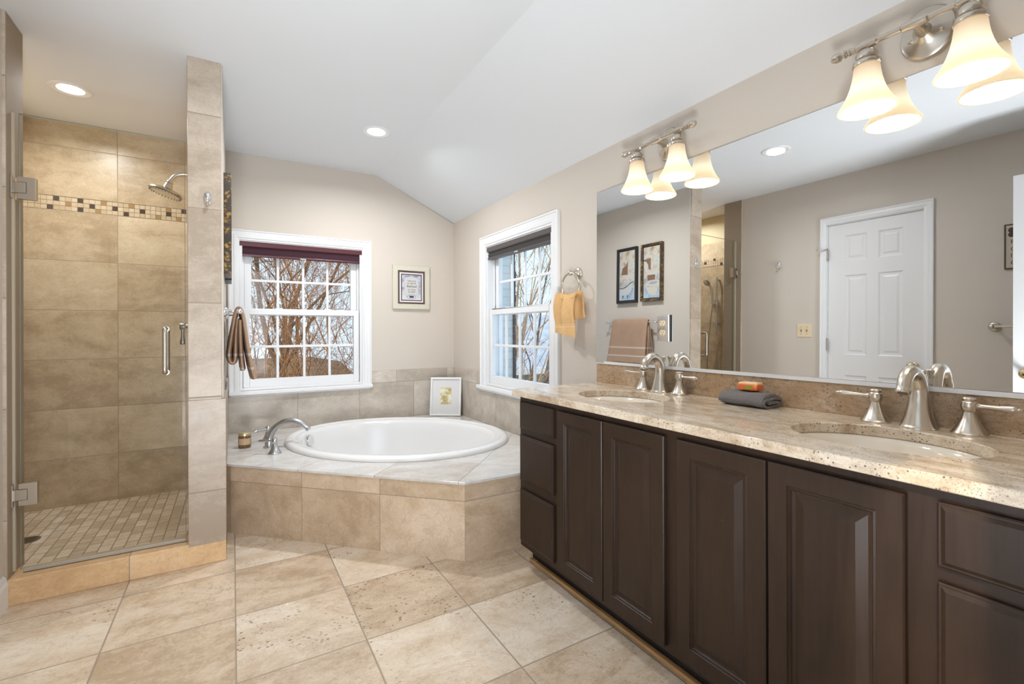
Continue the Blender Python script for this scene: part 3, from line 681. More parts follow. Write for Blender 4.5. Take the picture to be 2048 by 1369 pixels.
def art_tub(fn, a, b, c, d, r):
    w, h = b-a, d-c; Q = lambda pts: [(a+w*(1-u), c+h*v) for u, v in pts]
    m = MB(); poly_(m, fn, Q([(.12, .52), (.55, .52), (.55, .80), (.42, .70), (.2, .66)]), .0210); m.build('printed_curtain', brown_p, r)
    m = MB(); poly_(m, fn, Q([(0, .26), (.2, .25), (.45, .28), (.72, .35), (.92, .37), (.95, .35), (.86, .27), (.78, .17), (.6, .11), (.2, .09), (0, .10)]), .0212); m.build('printed_tub', pale_p, r)
    m = MB(); poly_(m, fn, Q([(0, .26), (.2, .25), (.45, .28), (.72, .35), (.92, .37), (.97, .355), (.9, .35), (.72, .325), (.45, .255), (.2, .23), (0, .24)]), .0214)
    for u in (.2, .5): poly_(m, fn, Q([(u, .10), (u+.1, .10), (u+.07, .03), (u+.03, .03)]), .0214)
    m.build('printed_rim', line_p, r)
def art_sink(fn, a, b, c, d, r):
    w, h = b-a, d-c; Q = lambda pts: [(a+w*(1-u), c+h*v) for u, v in pts]
    m = MB(); poly_(m, fn, Q([(0, .76), (.45, .78), (.45, .55), (.32, .56), (.28, .66), (.15, .72), (0, .73)]), .0210); poly_(m, fn, Q([(.25, .34), (.72, .35), (.72, .45), (.25, .45)]), .0210); m.build('printed_tiles', brown_p, r)
    m = MB(); poly_(m, fn, Q([(.05, .25), (.4, .34), (1, .33), (1, .20), (.55, .22)]), .0212); poly_(m, fn, Q([(.12, .22), (.9, .20), (.8, .05), (.6, .04), (.3, .10)]), .0211); m.build('printed_basin', cream_p, r)
    m = MB(); poly_(m, fn, Q([(.30, .28), (.5, .32), (.9, .31), (.8, .27), (.5, .26)]), .0214); poly_(m, fn, Q([(.82, .36), (.92, .36), (.92, .46), (.86, .46)]), .0214); m.build('printed_shadow', plain('print_grey', (.36, .36, .38), .6), r)
def goldfleck():
    t = NT('gold_flecked_frame'); n = t.noise(t.obj(), 38, 6, .75); return t.fin(t.mix(t.rng(n, .52, .62), (.035, .022, .012), (.46, .27, .06)), .35, t.rng(n, .52, .62, 0, .8))
bathpic(3.322, 3.590, 1.440, 2.002, plain('black_frame', (.012, .013, .016), .35), art_tub, 'black framed narrow print of a clawfoot bath reflected in the mirror, nearer the window')
bathpic(3.008, 3.264, 1.445, 2.000, goldfleck(), art_sink, 'gold flecked framed print of a washbasin on the shower divider wall')

# ------------------------------------------------------------------ towel bars, towel ring, hooks
def rosette(mb, o, ax, s=1.):
    mb.lathe([(.030*s, 0), (.030*s, .004*s), (.027*s, .007*s), (.026*s, .010*s), (.021*s, .012*s), (.020*s, .015*s), (.012*s, .020*s), (.009*s, .030*s), (.0085*s, .045*s)], o, ax, 28)
def towel_bar(name, x, sgn, y0, y1, z, off, label, mat):
    r = thing(name, (x, (y0+y1)/2, z), label, 'towel bar')
    for y in (y0, y1):
        mb = MB(); rosette(mb, (x, y, z), (sgn, 0, 0)); mb.sphere((x+sgn*off, y, z), .0155, 18, 10); mb.build('post', mat, r, smooth=40)
    mb = MB(); mb.tube([(x+sgn*off, y0, z), (x+sgn*off, y1, z)], .0075, 14); mb.build('bar', mat, r, smooth=50)
    return r
towel_bar('towel_bar', PX, 1, 3.045, 3.690, 1.240, .074, 'chrome towel bar holding the brown towel on the shower divider wall', M['chrome'])
towel_bar('towel_bar', XL, 1, .42, .955, 1.190, .065, 'brushed nickel towel bar on the wall beside the closet door', M['nickel'])

def ribbon(mb, path, th, y0, y1, wav, ny=22, seed=0):
    """cloth section (x, z) swept along y, thick, with gentle waves that grow downwards"""
    pts = arc_path([(x, 0, z) for x, z in path], 6); n = len(pts); rnd = random.Random(seed); ph = [rnd.uniform(0, 6.28) for _ in range(4)]
    zt = max(p.z for p in pts); zb = min(p.z for p in pts); rings = []
    for j in range(ny+1):
        f = j/ny; y = y0+(y1-y0)*f; L = []; Rr = []
        for i, p in enumerate(pts):
            t = (pts[min(i+1, n-1)]-pts[max(i-1, 0)]).normalized(); nn = Vector((-t.z, 0, t.x))
            k = (zt-p.z)/(zt-zb+1e-6); dx = wav*k*(math.sin(9*f+ph[0])*.6+math.sin(21*f+ph[1]+2*k)*.4); yy = y+.012*k*math.sin(5*k+ph[2])*(1-2*f)
            e = th*.5*(1-.75*(abs(2*f-1)**8)); L.append(Vector((p.x+dx, yy, p.z))+nn*e); Rr.append(Vector((p.x+dx, yy, p.z))-nn*e)
        rings.append(L+Rr[::-1])
    return mb.loops(rings, cap0=True, cap1=True)
bx_ = PX+.074
tw = MB()
ribbon(tw, [(.108, .848), (.090, .93), (.072, 1.05), (.059, 1.16), (.050, 1.225), (.034, 1.264), (.018, 1.235), (.006, 1.17), (-.008, 1.08), (-.018, 1.0), (-.014, .958), (.000, .945), (.012, .968), (.015, 1.06), (.020, 1.15), (.026, 1.205)], .027, 3.120, 3.590, .007, seed=2)
ribbon(tw, [(.052, .900), (.044, 1.0), (.040, 1.1), (.037, 1.195)], .026, 3.110, 3.560, .004, seed=5)
tag(tw.build('hand_towel', M['towel_brown'], None, smooth=60, origin=(bx_, 3.35, 1.24)), 'brown terry towel hanging folded over the chrome bar by the tub', 'towel')

# towel ring by the right window
RC = Vector((XR-.058, 2.168, 1.385))
tr = thing('towel_ring', (XR, 2.175, 1.462), 'brushed nickel towel ring on the wall between window and mirror', 'towel ring')
mb = MB(); mb.lathe([(.034, 0), (.034, .004), (.030, .007), (.029, .011), (.024, .013), (.022, .017), (.014, .022), (.010, .030), (.009, .05)], (XR, 2.163, 1.462), (-1, 0, 0), 30); mb.sphere((XR-.058, 2.168, 1.462), .0155, 18, 10); mb.build('post', M['nickel'], tr, smooth=40)
mb = MB(); mb.torus(RC, (1, .05, .0), .076, .0055); mb.build('ring', M['nickel'], tr, smooth=60)
def hang(mb, x0, zt, zb, yt0, yt1, yb0, yb1, bulge, folds, seed, tilt=0., ruck=.012, nz=26, ny=40):
    rnd = random.Random(seed); ph = rnd.uniform(0, 6)
    rf, rb = [], []
    for i in range(nz+1):
        k = i/nz; rowf = []; rowb = []
        for j in range(ny+1):
            f = j/ny; g = k**.7; y = (yt0+(yt1-yt0)*f)*(1-g)+(yb0+(yb1-yb0)*f)*g
            arch = .020*math.sin(PI*f)*(1-k)
            z = zt-arch*0.9+(zb-zt+tilt*(f-.5))*k
            am = ruck*(1-.55*k)
            x = x0-bulge*math.sin(PI*min(1, k*1.25+.05))*.6-am*math.sin(folds*2*PI*f+ph+1.2*k)-.5*am*math.sin(2.3*folds*PI*f+ph*2)
            e = .006*(1-.6*abs(2*f-1)**6)*(1-.4*(abs(2*k-1)**10))
            rowf.append(Vector((x-e, y, z))); rowb.append(Vector((x+e, y, z)))
        rf.append(rowf); rb.append(rowb)
    rings = [rf[i]+rb[i][::-1] for i in range(nz+1)]
    return mb.loops(rings, cap0=True, cap1=True)
pt = MB()
hang(pt, RC.x-.016, 1.352, 1.098, 2.250, 2.095, 2.288, 2.095, .026, 1.7, 3, tilt=-.030, ruck=.019)
hang(pt, RC.x+.018, 1.350, 1.190, 2.232, 2.085, 2.215, 2.050, -.006, 1.8, 8, tilt=.02, ruck=.015)
ribbon_pts = [(RC.x-.020, 1.335), (RC.x-.016, 1.352), (RC.x, 1.350), (RC.x+.016, 1.350), (RC.x+.022, 1.335)]
pts_ = MB(); rings = []
for j in range(25):
    f = j/24; y = 2.246+(2.090-2.246)*f; dz = -.020*math.sin(PI*f)-.003*abs(math.sin(9*f)); rings.append([Vector((x, y, z+dz)) for x, z in [(RC.x-.024, 1.328), (RC.x-.022, 1.348), (RC.x-.008, 1.357), (RC.x+.010, 1.357), (RC.x+.024, 1.346), (RC.x+.026, 1.325), (RC.x+.010, 1.335), (RC.x-.010, 1.335)]])
pt.loops(rings, cap0=True, cap1=True)
tag(pt.build('hand_towel', M['towel_peach'], None, smooth=70, origin=(RC.x, 2.19, 1.31)), 'peach hand towel gathered through the ring beside the vanity mirror', 'towel')

def hook(o, ax, label):
    a = Vector(ax); r = thing('robe_hook', o, label, 'hook'); s_ = Vector((0, 0, 1)).cross(a); o = Vector(o)
    mb = MB(); R = [[o+a*d+s_*(.017*q*math.cos(t))+Vector((0, 0, .036*q*math.sin(t))) for t in [2*PI*k/26 for k in range(26)]] for q, d in ((1, 0), (1, .004), (.9, .008), (.6, .011), (.01, .013))]
    mb.loops(R, cap0=True, cap1=True); mb.build('plate', M['chrome'], r, smooth=50)
    mb = MB(); mb.tube(arc_path([o+a*.008+Vector((0, 0, .008)), o+a*.014+Vector((0, 0, -.012)), o+a*.024+Vector((0, 0, -.032)), o+a*.042+Vector((0, 0, -.028)), o+a*.050+Vector((0, 0, -.008))], 5), interp([.007, .0065, .006, .0058, .0065], 5), 12)
    mb.build('hook_arm', M['chrome'], r, smooth=60)
hook((-.102, 2.706, 1.770), (0, -1, 0), 'chrome hook on the tiled column beside the shower door')
hook((XL, 2.347, 1.764), (1, 0, 0), 'chrome hook on the painted wall left of the closet door')

# light switch plate on the left wall and the plaque beyond it
sw = thing('light_switch', (XL, 2.13, 1.17), 'ivory double light switch plate on the painted wall by the closet door', 'light switch')
fn = lambda u, v, d: (XL+d, u, v)
mb = MB(); nest(mb, fn, 2.072, 2.188, 1.112, 1.228, [(0, 0), (0, .003), (.004, .006)], True); mb.build('plate', M['beige'], sw)
for y in (2.107, 2.153):
    mb = MB(); mb.box(XL+.006, XL+.0065, y-.006, y+.006, 1.158, 1.182); mb.box(XL+.006, XL+.016, y-.004, y+.004, 1.168, 1.178); mb.build('toggle', plain('toggle_tan', (.42, .31, .19), .4), sw, bevel=.001)
    for z in (1.140, 1.200):
        mb = MB(); mb.lathe([(.003, 0), (.003, .001), (0, .0015)], (XL+.006, y, z), (1, 0, 0), 10); mb.build('screw', M['slot'], sw)
pl = thing('wall_plaque', (XL, .82, 1.70), 'narrow cream plaque with brown edges and lettering on the wall past the closet', 'plaque')
y0, y1, z0, z1 = .745, .910, 1.560, 1.848
mb = MB(); nest(mb, fn, y0, y1, z0, z1, [(0, 0), (0, .012), (.006, .012), (.007, .009)]); mb.build('frame', plain('plaque_brown', (.06, .035, .02), .5), pl)
mb = MB(); quad(mb, fn, y0+.006, y1-.006, z0+.006, z1-.006, .009); mb.build('panel', plain('plaque_cream', (.50, .44, .34), .6), pl)
mb = MB()
for k in range(4):
    a = PI/4+k*PI/2; R = [[Vector(fn(.862+.020*math.cos(a)+.017*q*math.cos(t), 1.795+.020*math.sin(a)+.017*q*math.sin(t), .0095+.001*(1-q))) for t in [2*PI*i/16 for i in range(16)]] for q in (1, .01)]
    mb.loops(R, cap1=True)
mb.build('flower_motif', plain('motif_brown', (.05, .025, .015), .6), pl)
for body, vv in (('R', 1.722), ('G', 1.676), ('IT', 1.634), ('G', 1.588)):
    text_mesh(body, .036, lambda x, y, z, vv=vv: fn(.882-x, vv+y, .0096), 'lettering', plain('motif_ink', (.07, .035, .02), .6), pl, 0., 'LEFT')

# ------------------------------------------------------------------ shower fittings
gd = thing('shower_door', (-.48, 2.765, .118), 'frameless clear glass shower door with square nickel hinges', 'shower door')
gx0, gx1, gz0, gz1, gy = -.772, -.196, .122, 2.050, 2.765
mb = MB(); mb.k = 0; mb.add([(gx0, gy-.005, gz0), (gx1, gy-.005, gz0), (gx1, gy-.005, gz1), (gx0, gy-.005, gz1)], [(0, 1, 2, 3)])
mb.build('glass_panel', M['sglass'], gd)
mb = MB(); e = .0014
for a in ((gx0, gx0+e), (gx1-e, gx1)): mb.box(a[0], a[1], gy-.005, gy+.005, gz0, gz1)
mb.box(gx0, gx1, gy-.005, gy+.005, gz1-e, gz1); mb.build('glass_edge', M['gedge'], gd)
mb = MB(); mb.box(gx0+.01, gx1, gy-.010, gy+.006, .111, .126); mb.build('door_sweep', plain('sweep_vinyl', (.40, .37, .32), .3), gd, bevel=.002)
for z in (1.735, .440):
    mb = MB(); mb.box(-.775, -.717, gy-.016, gy+.012, z-.047, z+.047); h = mb.build('hinge', M['nickel'], gd, bevel=.0015)
    mb = MB(); mb.box(-.794, -.788, gy-.028, gy+.030, z-.047, z+.047); mb.build('wall_leaf', M['nickel'], h, bevel=.001)
    mb = MB(); mb.box(-.788, -.748, gy-.018, gy+.010, z-.022, z+.022); mb.build('pivot_block', M['nickel'], h, bevel=.001)
    mb = MB()
    for a in ((-.7478, -.7462, z-.0235, z+.0235), (-.775, -.7462, z+.0220, z+.0236), (-.775, -.7462, z-.0236, z-.0220)): mb.box(a[0], a[1], gy-.0164, gy-.0155, a[2], a[3])
    mb.build('seam', M['black'], h)
mb = MB(); hx = -.272
for sgn in (-1, 1):
    yy = gy+sgn*.055
    mb.tube(arc_path([(hx, gy+sgn*.006, 1.140), (hx, yy-sgn*.012, 1.140), (hx, yy, 1.128), (hx, yy, 1.08), (hx, yy, .99), (hx, yy, .945), (hx, yy-sgn*.012, .933), (hx, gy+sgn*.006, .933)], 5), .0098, 16)
    for z in (1.140, .933): mb.lathe([(.014, 0), (.014, .004), (.010, .005)], (hx, gy+sgn*.0055, z), (0, sgn, 0), 20)
mb.build('pull_handle', M['nickel'], gd, smooth=50)
# glass seal strip along the jamb
mb = MB(); mb.box(-.794, -.786, gy-.006, gy+.006, .12, 2.05); mb.build('jamb_seal', plain('seal_clear', (.50, .44, .34), .3), gd)

sh = thing('rain_shower', (-.192, 3.30, 2.045), 'round brushed nickel rain shower head on a curved arm inside the shower', 'shower head')
mb = MB(); mb.lathe([(.028, 0), (.028, .004), (.016, .010), (.012, .014)], (-.192, 3.30, 2.040), (-1, 0, 0), 24); mb.build('wall_flange', M['nickel'], sh, smooth=40)
mb = MB(); mb.tube(arc_path([(-.192, 3.30, 2.040), (-.235, 3.30, 2.040), (-.270, 3.30, 2.030), (-.292, 3.30, 2.008), (-.304, 3.30, 1.985)], 6), .0115, 16); mb.build('arm', M['nickel'], sh, smooth=60)
ax = Vector((-.30, 0, -.95)).normalized(); ho = Vector((-.302, 3.30, 1.990))
mb = MB(); mb.lathe([(.015, 0), (.017, .004), (.017, .012), (.014, .014), (.019, .018), (.022, .030), (.024, .045), (.034, .050), (.070, .060), (.083, .066), (.085, .074), (.080, .080), (.05, .083), (0, .084)], ho, ax, 36); mb.build('head', M['nickel'], sh, smooth=35)
mb = MB()
e1 = ax.cross(Vector((0, 1, 0))).normalized(); e2 = ax.cross(e1)
for k in range(30):
    c = ho+ax*.079+e1*(.076*math.cos(2*PI*k/30))+e2*(.076*math.sin(2*PI*k/30)); mb.lathe([(.003, 0), (.002, .007)], c, ax, 6)
mb.build('nozzles', plain('rubber_nozzles', (.25, .23, .20), .5), sh)

vl = thing('shower_valve', (-.192, 3.30, 1.165), 'dark nickel shower valve with a drop lever on the divider inside the shower', 'faucet')
mb = MB(); mb.lathe([(.032, 0), (.032, .004), (.020, .010), (.016, .020), (.013, .024), (.012, .044), (.020, .046), (.020, .066), (.017, .070), (0, .071)], (-.192, 3.30, 1.158), (-1, 0, 0), 26); mb.build('valve_body', M['pewter'], vl, smooth=40)
mb = MB(); mb.lathe([(.009, 0), (.008, .02), (.009, .045), (.014, .075), (.014, .084), (.010, .092), (0, .094)], (-.247, 3.30, 1.145), (0, 0, -1), 18); mb.build('lever', M['pewter'], vl, smooth=50)

hs = thing('hand_shower', (-1.13, 3.165, 1.12), 'nickel hand shower on a slide bar, left shower wall, seen through the mirror', 'hand shower')
mb = MB(); mb.tube([(-1.085, 3.165, 1.76), (-1.085, 3.165, 1.12)], .009, 14)
for z in (1.73, 1.25): mb.tube([(-1.13, 3.165, z), (-1.085, 3.165, z)], .011, 12)
mb.build('slide_bar', M['steel'], hs, smooth=50)
mb = MB(); mb.lathe([(.018, -.02), (.018, .02)], (-1.085, 3.165, 1.475), n=18); mb.tube([(-1.085, 3.165, 1.475), (-1.06, 3.20, 1.475)], .011, 12); mb.build('slider', M['steel'], hs, smooth=40)
mb = MB(); mb.tube(arc_path([(-1.06, 3.20, 1.465), (-1.058, 3.205, 1.56), (-1.052, 3.215, 1.64), (-1.030, 3.235, 1.70)], 6), interp([.011, .012, .013, .014], 6), 14)
mb.lathe([(.015, -.022), (.034, -.010), (.043, .0), (.043, .010), (.038, .014), (0, .015)], (-1.025, 3.245, 1.705), (.72, .18, -.55), 28); mb.build('spray_head', M['steel'], hs, smooth=40)
mb = MB(); mb.tube(arc_path([(-1.06, 3.20, 1.465), (-1.058, 3.22, 1.30), (-1.06, 3.25, 1.0), (-1.07, 3.27, .62), (-1.08, 3.22, .50), (-1.09, 3.17, .62), (-1.10, 3.165, 1.0), (-1.125, 3.165, 1.05)], 8), .0065, 10); mb.build('hose', M['steel'], hs, smooth=60)
dr = MB(); dr.lathe([(.052, 0), (.052, .003), (.0, .0035)], (-.93, 3.42, .030), n=28)
for k in range(-3, 4): dr.box(-.93-.035, -.93+.035, 3.42+k*.011-.002, 3.42+k*.011+.002, .0332, .0345)
tag(dr.build('floor_drain', M['pewter'], None, smooth=30, origin=(-.93, 3.42, .03)), 'round dark metal drain grate in the shower floor', 'drain')

# ------------------------------------------------------------------ recessed lights
def downlight(x, y, label, pw):
    r = thing('recessed_light', (x, y, ZC), label, 'ceiling light', 'recessed ceiling lights')
    mb = MB(); mb.lathe([(.094, 0), (.092, -.004), (.080, -.006), (.072, -.004), (.058, -.0015), (.0575, 0)], (x, y, ZC), n=44); mb.build('trim_ring', M['white'], r, smooth=60)
    mb = MB(); mb.lathe([(.058, -.0012), (.0, -.0024)], (x, y, ZC), n=36); mb.build('lens', M['lens'], r, smooth=60)
    l = lamp('AREA', 'downlight_lamp', (x, y, ZC-.012), pw, (.98, .985, 1), .11, None, (0, 0, 0), 'DISK'); l.data.spread = math.radians(164)
downlight(-.750, 3.405, 'round recessed light in the ceiling over the shower', 6.8)
downlight(.820, 3.110, 'round recessed light in the ceiling over the bathtub', 12.5)
downlight(.127, 1.875, 'round recessed light over the open floor, seen in the mirror', 6)

# ------------------------------------------------------------------ vanity
vy0, vy1 = .020, 1.915
van = thing('vanity_cabinet', (1.45, .97, 0), 'long espresso brown double vanity cabinet with raised panel doors', 'vanity')
CF = 1.190
mb = MB(); mb.box(CF, CF+.02, vy0, vy1, .095, .812); mb.box(CF+.02, XR-.014, vy1-.018, vy1, .095, .812); mb.box(CF+.02, XR-.014, vy0, vy0+.018, .095, .812); mb.box(CF+.02, XR-.014, vy0+.018, vy1-.018, .095, .113); mb.box(XR-.020, XR-.014, vy0+.018, vy1-.018, .113, .812)
mb.build('cabinet_body', M['cab'], van, bevel=.0015)
mb = MB(); mb.box(1.262, 1.280, vy0, vy1+.004, 0, .095); mb.box(1.28, XR-.014, vy1-.016, vy1+.004, 0, .095); mb.build('toe_kick', plain('toe_black', (.010, .007, .006), .5), van)
fc = lambda u, v, d: (1.172-d, u, v)
DP = [(0, -.018), (0, -.003), (.003, 0), (.048, 0), (.050, -.0035), (.055, -.0025), (.058, -.0075), (.066, -.0085), (.088, -.002), (.092, -.002)]
for y0, y1 in ((1.318, 1.598), (1.028, 1.312), (.698, .979), (.408, .692)):
    mb = MB(); nest(mb, fc, y0, y1, .118, .786, DP, True); mb.build('door', M['cab'], van)
SP = [(0, -.018), (0, -.007), (.003, -.005), (.006, -.0052), (.014, 0), (.017, 0)]
for y0, y1 in ((1.630, 1.900), (.078, .358)):
    for z0, z1 in ((.660, .786), (.415, .630), (.125, .372)):
        mb = MB(); nest(mb, fc, y0, y1, z0, z1, SP, True); mb.build('drawer_front', M['cab'], van)
struct('trim_3', MB().box(1.240, 1.262, vy0, vy1+.002, 0, .016), plain('wood_shoe', (.42, .24, .10), .35, var=.2), bevel=.005)

ct = thing('countertop', (1.46, 1.0, .812), 'speckled beige granite countertop with backsplash over the dark vanity', 'countertop')
CX0, CX1, CY0, CY1, CZ0, CZ1 = 1.163, XR, .003, 1.950, .812, .842
ym = 1.022
mb = MB(); S1, S2 = (1.450, 1.494), (1.450, .551); sa, sb = .212, .165
mb.slab_hole([(CX0, ym), (CX1, ym), (CX1, CY1+.024), (CX0, CY1)], S1, sb, sa, 0, CZ0, CZ1); mb.slab_hole([(CX0, CY0), (CX1, CY0), (CX1, ym), (CX0, ym)], S2, sb, sa, 0, CZ0, CZ1)
mb.f = [f for f in mb.f if not all(abs(mb.v[i][1]-ym) < 1e-5 for i in f)]; mb.mi = [0]*len(mb.f)   # one continuous slab: no faces at the middle
slab = mb.build('slab', M['granite'], ct, smooth=50)
b = slab.modifiers.new('bevel', 'BEVEL'); b.width = .003; b.segments = 2; b.limit_method = 'ANGLE'; b.angle_limit = math.radians(60)
mb = MB(); mb.box(XR-.020, XR, CY0, 1.985, CZ1, .944); mb.build('backsplash', M['granite_back'], ct, bevel=.002)
mb = MB(); mb.box(XR-.0195, XR, CY0, 1.983, .944, .949); mb.build('caulk_line', M['white'], ct)
def basin(c, label):
    r = thing('sink_basin', (c[0], c[1], .68), label, 'sink')
    R = []
    for d, z in ((-.012, .8118), (-.004, .8112), (.000, .808), (.006, .79), (.018, .75), (.045, .71), (.09, .688), (.13, .682), (.150, .680)):
        R.append([Vector((c[0]+(sb-d)*math.cos(t), c[1]+(sa-d)*math.sin(t), z)) for t in [2*PI*k/64 for k in range(64)]])
    MB().loops(R, cap1=True).build('bowl', M['basin'], r, smooth=60)
    mb = MB(); mb.lathe([(.024, 0), (.024, .002), (.017, .003), (.016, .008), (0, .010)], (c[0], c[1], .680), n=24); mb.build('drain', M['nickel'], r, smooth=40)
basin(S1, 'cream undermount sink basin nearer the window'); basin(S2, 'cream undermount sink basin nearer the camera')
def sink_faucet(y, label):
    x, z = 1.684, CZ1; r = thing('sink_faucet', (x, y, z), label, 'faucet', 'nickel vanity faucets')
    mb = MB(); mb.lathe([(.044, 0), (.044, .004), (.0405, .0075), (.040, .010)], (x, y, z), n=32)
    P = arc_path([(x, y, z+.006), (x-.001, y, z+.035), (x+.002, y, z+.075), (x+.000, y, z+.115), (x-.020, y, z+.150), (x-.055, y, z+.163), (x-.088, y, z+.146), (x-.104, y, z+.113)], 8)
    mb.tube(P, interp([.0400, .0315, .0250, .0210, .0190, .0178, .0168, .0158], 8), 24)
    ax = Vector((-.42, 0, -.91)); mb.lathe([(.0152, -.006), (.0172, 0), (.0175, .008), (.0165, .013)], P[-1]-ax.normalized()*.004, ax, 24)
    mb.build('spout', M['nickel'], r, smooth=45)
    mb = MB(); mb.lathe([(.012, 0), (.011, .003), (.0, .0032)], P[-1]+ax.normalized()*.0072, ax, 16); mb.build('aerator', M['slot'], r)
    mb = MB(); mb.lathe([(.005, 0), (.005, .120), (.006, .124), (.0045, .128), (.005, .140), (.008, .150), (.0105, .157), (.0105, .160), (.008, .163), (0, .164)], (x+.026, y, z), n=16); mb.build('lift_rod', M['nickel'], r, smooth=45)
    handle_part(x+.004, y+.106, z, (-.25, .97, .04), r, M['nickel'])
    handle_part(x+.004, y-.106, z, (-.10, -.99, .0), r, M['nickel'])
sink_faucet(1.494, 'brushed nickel faucet with two levers at the sink nearer the window')
sink_faucet(.551, 'brushed nickel faucet with two levers at the nearer sink on the right')

# folded charcoal towel and wrapped soap
ft = MB(); ty0, ty1 = .958, 1.135
def fold(path, th, y0, y1, seed):
    pts = arc_path([(x, 0, z) for x, z in path], 6); n = len(pts); rings = []; rnd = random.Random(seed)
    for j in range(19):
        f = j/18; L = []; R = []; tap = 1-.10*abs(2*f-1)**6
        for i, p in enumerate(pts):
            t = (pts[min(i+1, n-1)]-pts[max(i-1, 0)]).normalized(); nn = Vector((-t.z, 0, t.x)); e = th*.5*(1-.35*abs(2*f-1)**10)
            yy = y0+(y1-y0)*f+.010*(p.x-1.66)*8*(1 if f > .5 else .2); zz = .842+(p.z-.842)*tap+.0014*math.sin(11*f+p.x*60+seed)
            q = Vector((p.x, yy, zz)); L.append(q+nn*e); R.append(q-nn*e)
        rings.append(L+R[::-1])
    ft.loops(rings, cap0=True, cap1=True)
zb = .842
fold([(1.715, zb+.007), (1.66, zb+.0065), (1.622, zb+.008), (1.607, zb+.021), (1.622, zb+.0345), (1.67, zb+.036), (1.712, zb+.033)], .012, ty0, ty1, 1)
fold([(1.722, zb+.007), (1.728, zb+.020), (1.722, zb+.034), (1.68, zb+.048), (1.640, zb+.047), (1.615, zb+.040), (1.604, zb+.026), (1.606, zb+.014)], .011, ty0+.006, ty1+.004, 2)
fold([(1.700, zb+.021), (1.66, zb+.021), (1.630, zb+.021)], .014, ty0-.004, ty1-.01, 3)
ft.build('folded_towel', M['towel_grey'], None, smooth=70, origin=(1.66, 1.07, .842))
tag(bpy.data.objects['folded_towel'], 'folded charcoal grey hand towel lying on the counter under the soap', 'towel')
sp = thing('soap_bar', (1.665, 1.045, .899), 'orange paper wrapped soap bar on the folded charcoal towel', 'soap')
def sbox(cx, cy, z, hx, hy, h, a):
    c, s_ = math.cos(a), math.sin(a); mb = MB(); F = lambda u, v, d: (cx+u*c-v*s_, cy+u*s_+v*c, z+d)
    mb.nested(F, -hx, hx, -hy, hy, [(.004, 0), (0, .004), (0, h-.004), (.004, h)], True, back=1); return mb, F
def soapw():
    t = NT('soap_wrapper'); P = t.obj(); x, y, z = t.sep(P)[0:3]; n = t.noise(P, 45, 3)
    c = t.mix(t.rng(z, .018, .028), (.80, .15, .04), (.86, .52, .28)); c = t.mix(t.rng(n, .56, .66, 0, .7), c, (.88, .52, .16)); return t.fin(c, .35)
mb, F = sbox(1.660, 1.042, .899, .024, .036, .030, .10); wrp = mb.build('wrapper', soapw(), sp, bevel=.003)
mb = MB(); mb.add([F(.0+.016*math.cos(t)*.9-.002, .024*math.sin(t), .0303) for t in [2*PI*k/24 for k in range(24)]], [tuple(range(24))]); mb.build('white_patch', plain('wrapper_white', (.78, .70, .62), .4), wrp)
mb = MB(); mb.add([F(-.0243, -.004+.017*math.cos(t), max(.003, .006+.014*math.sin(t))) for t in [PI*k/14 for k in range(15)]], [tuple(range(15))]); mb.build('green_motif', plain('wrapper_green', (.33, .33, .035), .5), wrp)

# ------------------------------------------------------------------ mirror, outlet, vanity lights
mc = Vector((1.7375, 1.2, 1.42)); mxp = lambda y, z: mc.x-.0097*(y-1.2)+.0095*(z-1.42)
my0, my1, mz0, mz1 = .215, 1.978, .949, 1.884
mir = thing('mirror', (XR, 1.1, mz0), 'wide frameless mirror above the vanity backsplash', 'mirror')
mb = MB(); cn = [(my0, mz0), (my1, mz0), (my1, mz1), (my0, mz1)]
mb.add([(mxp(y, z), y, z) for y, z in cn]+[(XR, y, z) for y, z in cn], [(4, 5, 6, 7), (0, 1, 5, 4), (1, 2, 6, 5), (2, 3, 7, 6), (3, 0, 4, 7)])
mb.build('mirror_edge', plain('mirror_edge', (.24, .27, .26), .2), mir)
mb = MB(); mb.add([(mxp(y, z)-.0006, y, z) for y, z in cn], [(0, 1, 2, 3)]); mb.build('mirror_glass', M['mirror'], mir)
mb = MB(); mb.box(XR-.0265, XR-.0202, my0, my1, .9442, .9575); mb.build('bottom_channel', M['white'], mir)
ol = thing('outlet', (1.735, 1.507, 1.133), 'chrome outlet plate with ivory duplex outlet mounted on the mirror', 'outlet')
xo = mxp(1.507, 1.133); fo = lambda u, v, d: (xo-d, u, v)
mb = MB(); nest(mb, fo, 1.472, 1.542, 1.072, 1.196, [(0, .0095), (0, .0115), (.0025, .014)], True, ); mb.build('plate', M['chrome'], ol)
mb = MB(); mb.box(xo-.0098, xo-.0004, 1.4735, 1.5405, 1.0735, 1.1945); mb.build('box_collar', plain('collar_brown', (.07, .055, .04), .6), ol)
for z in (1.157, 1.113):
    mb = MB(); R = [[Vector(fo(1.507+q*.0165*math.cos(t), z+q*max(-.0125, min(.0125, .0165*math.sin(t))), d)) for t in [2*PI*k/32 for k in range(32)]] for q, d in ((1, .0135), (1, .0165), (.9, .0175))]
    mb.loops(R, cap1=True); rc = mb.build('receptacle', M['beige'], ol)
    mb = MB()
    for u in (-.0065, .0065): mb.box(xo-.0180, xo-.0176, 1.507+u-.0013, 1.507+u+.0013, z-.001, z+.008)
    mb.lathe([(.0026, 0), (.0026, .0004)], (xo-.0176, 1.507, z-.007), (-1, 0, 0), 10); mb.build('slots', M['slot'], rc)
mb = MB(); mb.lathe([(.0035, 0), (.003, .0015), (0, .002)], (xo-.014, 1.507, 1.135), (-1, 0, 0), 12); mb.build('screw', M['chrome'], ol)

